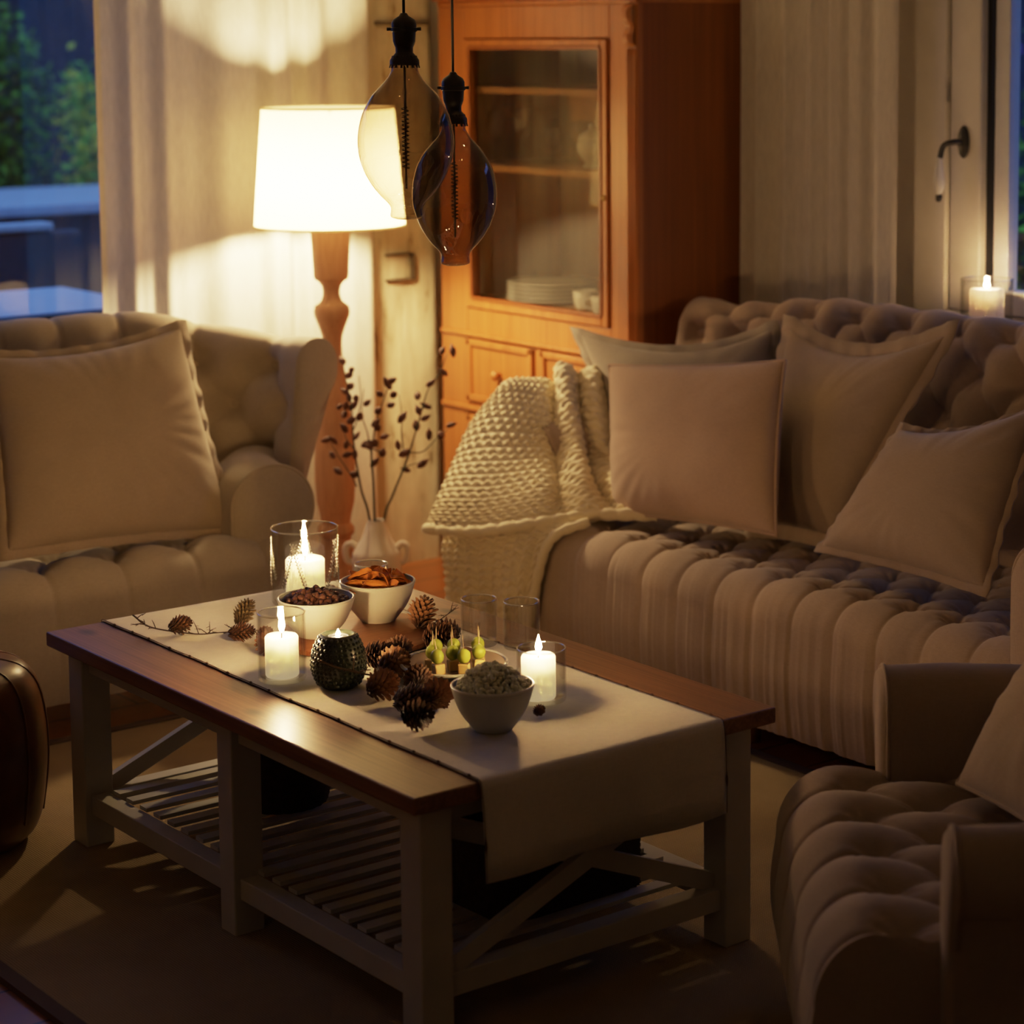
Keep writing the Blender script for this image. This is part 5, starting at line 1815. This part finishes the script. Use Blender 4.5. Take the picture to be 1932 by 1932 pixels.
twig('curved dry stalk lying across the front of the studded holder', [(2.135, 3.555, rz + 0.062), (2.160, 3.520, rz + 0.050), (2.20, 3.475, rz + 0.040), (2.235, 3.45, rz + 0.042)], 5, 0.0026, 6)

# ================================================================== SILL CANDLE
sx, sy, sz = 4.385, 3.965, 0.900
cyl_glass('candle_glass', 'wide glass candle holder on the right window sill', 'candle holder', (sx, sy, sz), 0.068, 0.132)
t = thing('pillar_candle', 'pinkish lit candle in the wide glass on the window sill', 'candle', (sx, sy, sz + 0.0062))
part('wax', lathe([(0.0005, 0), (0.044, 0), (0.045, 0.003), (0.045, 0.098), (0.041, 0.102), (0.02, 0.098), (0.0005, 0.097)], 40), M['wax_dim'], t)
part('wick', tube([(0, 0, 0.096), (0.001, 0, 0.107)], 0.0011, 6), M['wick'], t)
f2 = G()
f2.merge(flame_mesh(0.026, 0.0075), Matrix.Translation((0, 0, 0.103)))
part('flame', f2, M['flame_small'], t)
rr = random.Random(12)
t = thing('pine_garland', 'dark evergreen garland lying on the window sill by the candle', 'garland', (4.37, 3.80, 0.90))
g, g2 = G(), G()
sp = smooth_pts([(4.345, 3.90, 0.910), (4.36, 3.80, 0.915), (4.35, 3.65, 0.912), (4.36, 3.45, 0.912)], 10)
tube(sp, 0.004, 6, g)
for i in range(420):
    p = Vector(sp[rr.randrange(len(sp))])
    d = Vector((rr.gauss(0, 0.7), rr.gauss(0, 1), abs(rr.gauss(0.2, 0.5)))).normalized()
    s_ = d.orthogonal().normalized()
    g2.add([p - s_ * 0.0012, p + s_ * 0.0012, p + d * 0.03], [(0, 1, 2)])
part('stem', g, M['twig'], t, world=True)
part('needles', g2, M['leaf_dark'], t, world=True)
for (x, y) in ((4.375, 3.86), (4.365, 3.70)):
    part('berry', ellipsoid((x, y, 0.925), (0.010, 0.010, 0.010), 12, 8), plain('red_berry', (0.30, 0.03, 0.02), 0.4), t, world=True, label='red berry')

# ================================================================== PENDANT BULBS
def pendant(label, x, y, ztop, zneck, zbot, zsock, R, mat):
    """ztop: top of socket, zneck: where glass leaves the collar, zbot: bottom tip"""
    t = thing('pendant_lamp', label, 'pendant lamp', (x, y, ZC))
    H = zneck - zbot
    pr = [(0.026, 0), (0.028, -0.03), (0.045, -0.10), (0.75, -0.30)]
    # radius as fraction of R along the height (0 = neck, 1 = bottom)
    fr = [(0.0, 0.27), (0.03, 0.28), (0.06, 0.315), (0.10, 0.41), (0.15, 0.56), (0.20, 0.70), (0.30, 0.88), (0.40, 0.97), (0.50, 1.0), (0.60, 0.965), (0.70, 0.855), (0.78, 0.71), (0.84, 0.56), (0.88, 0.435), (0.905, 0.365), (0.925, 0.335), (0.95, 0.335), (0.97, 0.345), (0.988, 0.325), (1.0, 0.22)]
    pts = [(f * R, zneck - q * H) for q, f in fr]
    pp = [tuple(p) for p in smooth_pts(pts, 5)]
    pp += [(0.0006, zbot + 0.002)]
    gl = part('bulb_glass', lathe([(r, z) for r, z in pp], 72, (x, y, 0), cap=False), mat, t, world=True)
    # filament: stem with a slim coil
    g = G()
    tube([(x, y, zneck), (x, y, zneck - H * 0.80)], 0.0022, 8, g)
    part('glass_stem', g, M['filament'], gl, world=True)
    g = G()
    coil = []
    for i in range(241):
        a = 2 * PI * i / 16
        rr_ = 0.0065 * (1 if 0 < i < 240 else 0.3)
        coil.append((x + rr_ * math.cos(a), y + rr_ * math.sin(a), zneck - H * (0.27 + 0.40 * i / 240)))
    tube(coil, 0.0011, 5, g)
    part('filament', g, M['filament'], gl, world=True)
    hs = ztop - zneck
    sock = [(0.0005, ztop), (0.006, ztop - 0.001), (0.009, ztop - hs * 0.06), (0.020, ztop - hs * 0.13), (0.0235, ztop - hs * 0.20), (0.0235, ztop - hs * 0.28), (0.025, ztop - hs * 0.29), (0.025, ztop - hs * 0.35), (0.022, ztop - hs * 0.37), (0.021, ztop - hs * 0.55), (0.0185, ztop - hs * 0.62),
            (0.0165, ztop - hs * 0.66), (0.0165, ztop - hs * 0.76), (0.022, ztop - hs * 0.82), (0.0275, ztop - hs * 0.90), (0.028, ztop - hs * 0.98), (0.026, ztop - hs * 1.0)]
    so = part('socket', lathe(sock, 36, (x, y, 0)), M['black'], t, world=True, angle=45)
    g = G()
    for k in range(16):
        a = 2 * PI * k / 16
        c, s = math.cos(a), math.sin(a)
        bar((x + 0.0225 * c, y + 0.0225 * s, ztop - hs * 0.82), (x + 0.0285 * c, y + 0.0285 * s, ztop - hs * 1.05), 0.004, 0.002, (c, s, 0.01), g)
    part('crown_collar', g, M['black'], so, world=True, smooth=False)
    for sg in (-1, 1):
        part('screw', tube([(x + RT.x * 0.022 * sg, y + RT.y * 0.022 * sg, ztop - hs * 0.31), (x + RT.x * 0.032 * sg, y + RT.y * 0.032 * sg, ztop - hs * 0.31)], [0.003, 0.0035], 8), M['black'], so, world=True)
    part('cord', tube([(x, y, ztop - 0.002), (x, y, ZC - 0.02)], 0.0028, 8), M['black'], t, world=True)
    part('ceiling_rose', lathe([(0.045, ZC - 0.002), (0.045, ZC - 0.02), (0.02, ZC - 0.035), (0.004, ZC - 0.04)], 32, (x, y, 0)), M['black'], t, world=True)
    return t
pendant('front smoked-glass balloon bulb pendant, hanging in front of the lamp shade', 2.385, 3.62, 1.700, 1.602, 1.313, 1.66, 0.0905, M['smoke'])
pendant('rear, lower and darker smoked-glass bulb pendant before the cabinet', 2.649, 3.844, 1.585, 1.480, 1.191, 1.56, 0.0865, M['smoke_dark'])

# ================================================================== LIGHT, SKY, CAMERA
wd = bpy.data.worlds.new('dusk')
scn.world = wd
wd.use_nodes = True
nt = wd.node_tree
nt.nodes.clear()
out = nt.nodes.new('ShaderNodeOutputWorld')
tc = node(nt, 'ShaderNodeTexCoord')
sx_ = node(nt, 'ShaderNodeSeparateXYZ', {0: tc.outputs['Generated']})
cr = ramp(nt, sx_.outputs['Z'], [(0.0, (0.07, 0.11, 0.30)), (0.25, (0.13, 0.28, 0.90)), (1.0, (0.20, 0.42, 1.0))])
bg = node(nt, 'ShaderNodeBackground', {'Color': cr, 'Strength': 1.4})
nt.links.new(bg.outputs[0], out.inputs[0])

F_, PITCH, YAW, ROLL, CX_, CY_, HC = 4315.0, 0.1127, 0.6873, -0.0042, 1221.0, 561.0, 1.65
cam = bpy.data.cameras.new('camera')
co = bpy.data.objects.new('camera', cam)
link(co)
fw = Vector((math.sin(YAW) * math.cos(PITCH), math.cos(YAW) * math.cos(PITCH), -math.sin(PITCH)))
rt_ = Vector((math.cos(YAW), -math.sin(YAW), 0))
upv = rt_.cross(fw)
c_, s_ = math.cos(ROLL), math.sin(ROLL)
rt2, up2 = rt_ * c_ + upv * s_, upv * c_ - rt_ * s_
mw = Matrix((( rt2.x, up2.x, -fw.x, 0), (rt2.y, up2.y, -fw.y, 0), (rt2.z, up2.z, -fw.z, HC), (0, 0, 0, 1)))
co.matrix_world = mw
cam.sensor_width = 36.0
cam.sensor_fit = 'HORIZONTAL'
cam.lens = F_ / 1932 * 36.0
cam.shift_x = (966 - CX_) / 1932
cam.shift_y = (CY_ - 966) / 1932
cam.clip_start = 0.05
cam.clip_end = 100
cam.dof.use_dof = True
cam.dof.focus_distance = 4.45
cam.dof.aperture_fstop = 3.4
scn.camera = co

scn.view_settings.view_transform = 'Standard'
scn.view_settings.look = 'None'
scn.view_settings.exposure = 0.0
# soft highlight shoulder, like a camera's response
vs = scn.view_settings
vs.use_curve_mapping = True
cm = vs.curve_mapping
cm.use_clip = False
cm.extend = 'HORIZONTAL'
for i_ in range(3):
    cm.curves[i_].points[1].location = (14.0, 14.0)
    cm.curves[i_].points[0].handle_type = 'VECTOR'
    cm.curves[i_].points[1].handle_type = 'VECTOR'
cv = cm.curves[3]
cv.points[0].location = (0, 0)
cv.points[1].location = (14.0, 1.0)
for x, y in ((0.2, 0.2), (0.4, 0.37), (0.7, 0.54), (1.2, 0.69), (2.0, 0.80), (3.5, 0.89), (7.0, 0.965)):
    cv.points.new(x, y)
cv.points[0].handle_type = 'VECTOR'
cv.points[1].handle_type = 'VECTOR'
cv.points[-1].handle_type = 'VECTOR'
cm.update()
scn.cycles.max_bounces = 8
scn.cycles.diffuse_bounces = 3
scn.cycles.glossy_bounces = 3
scn.cycles.transmission_bounces = 4
scn.cycles.adaptive_threshold = 0.06
scn.cycles.use_light_tree = False
scn.cycles.transparent_max_bounces = 16
scn.cycles.sample_clamp_indirect = 4.0
scn.cycles.caustics_reflective = False
scn.cycles.caustics_refractive = False
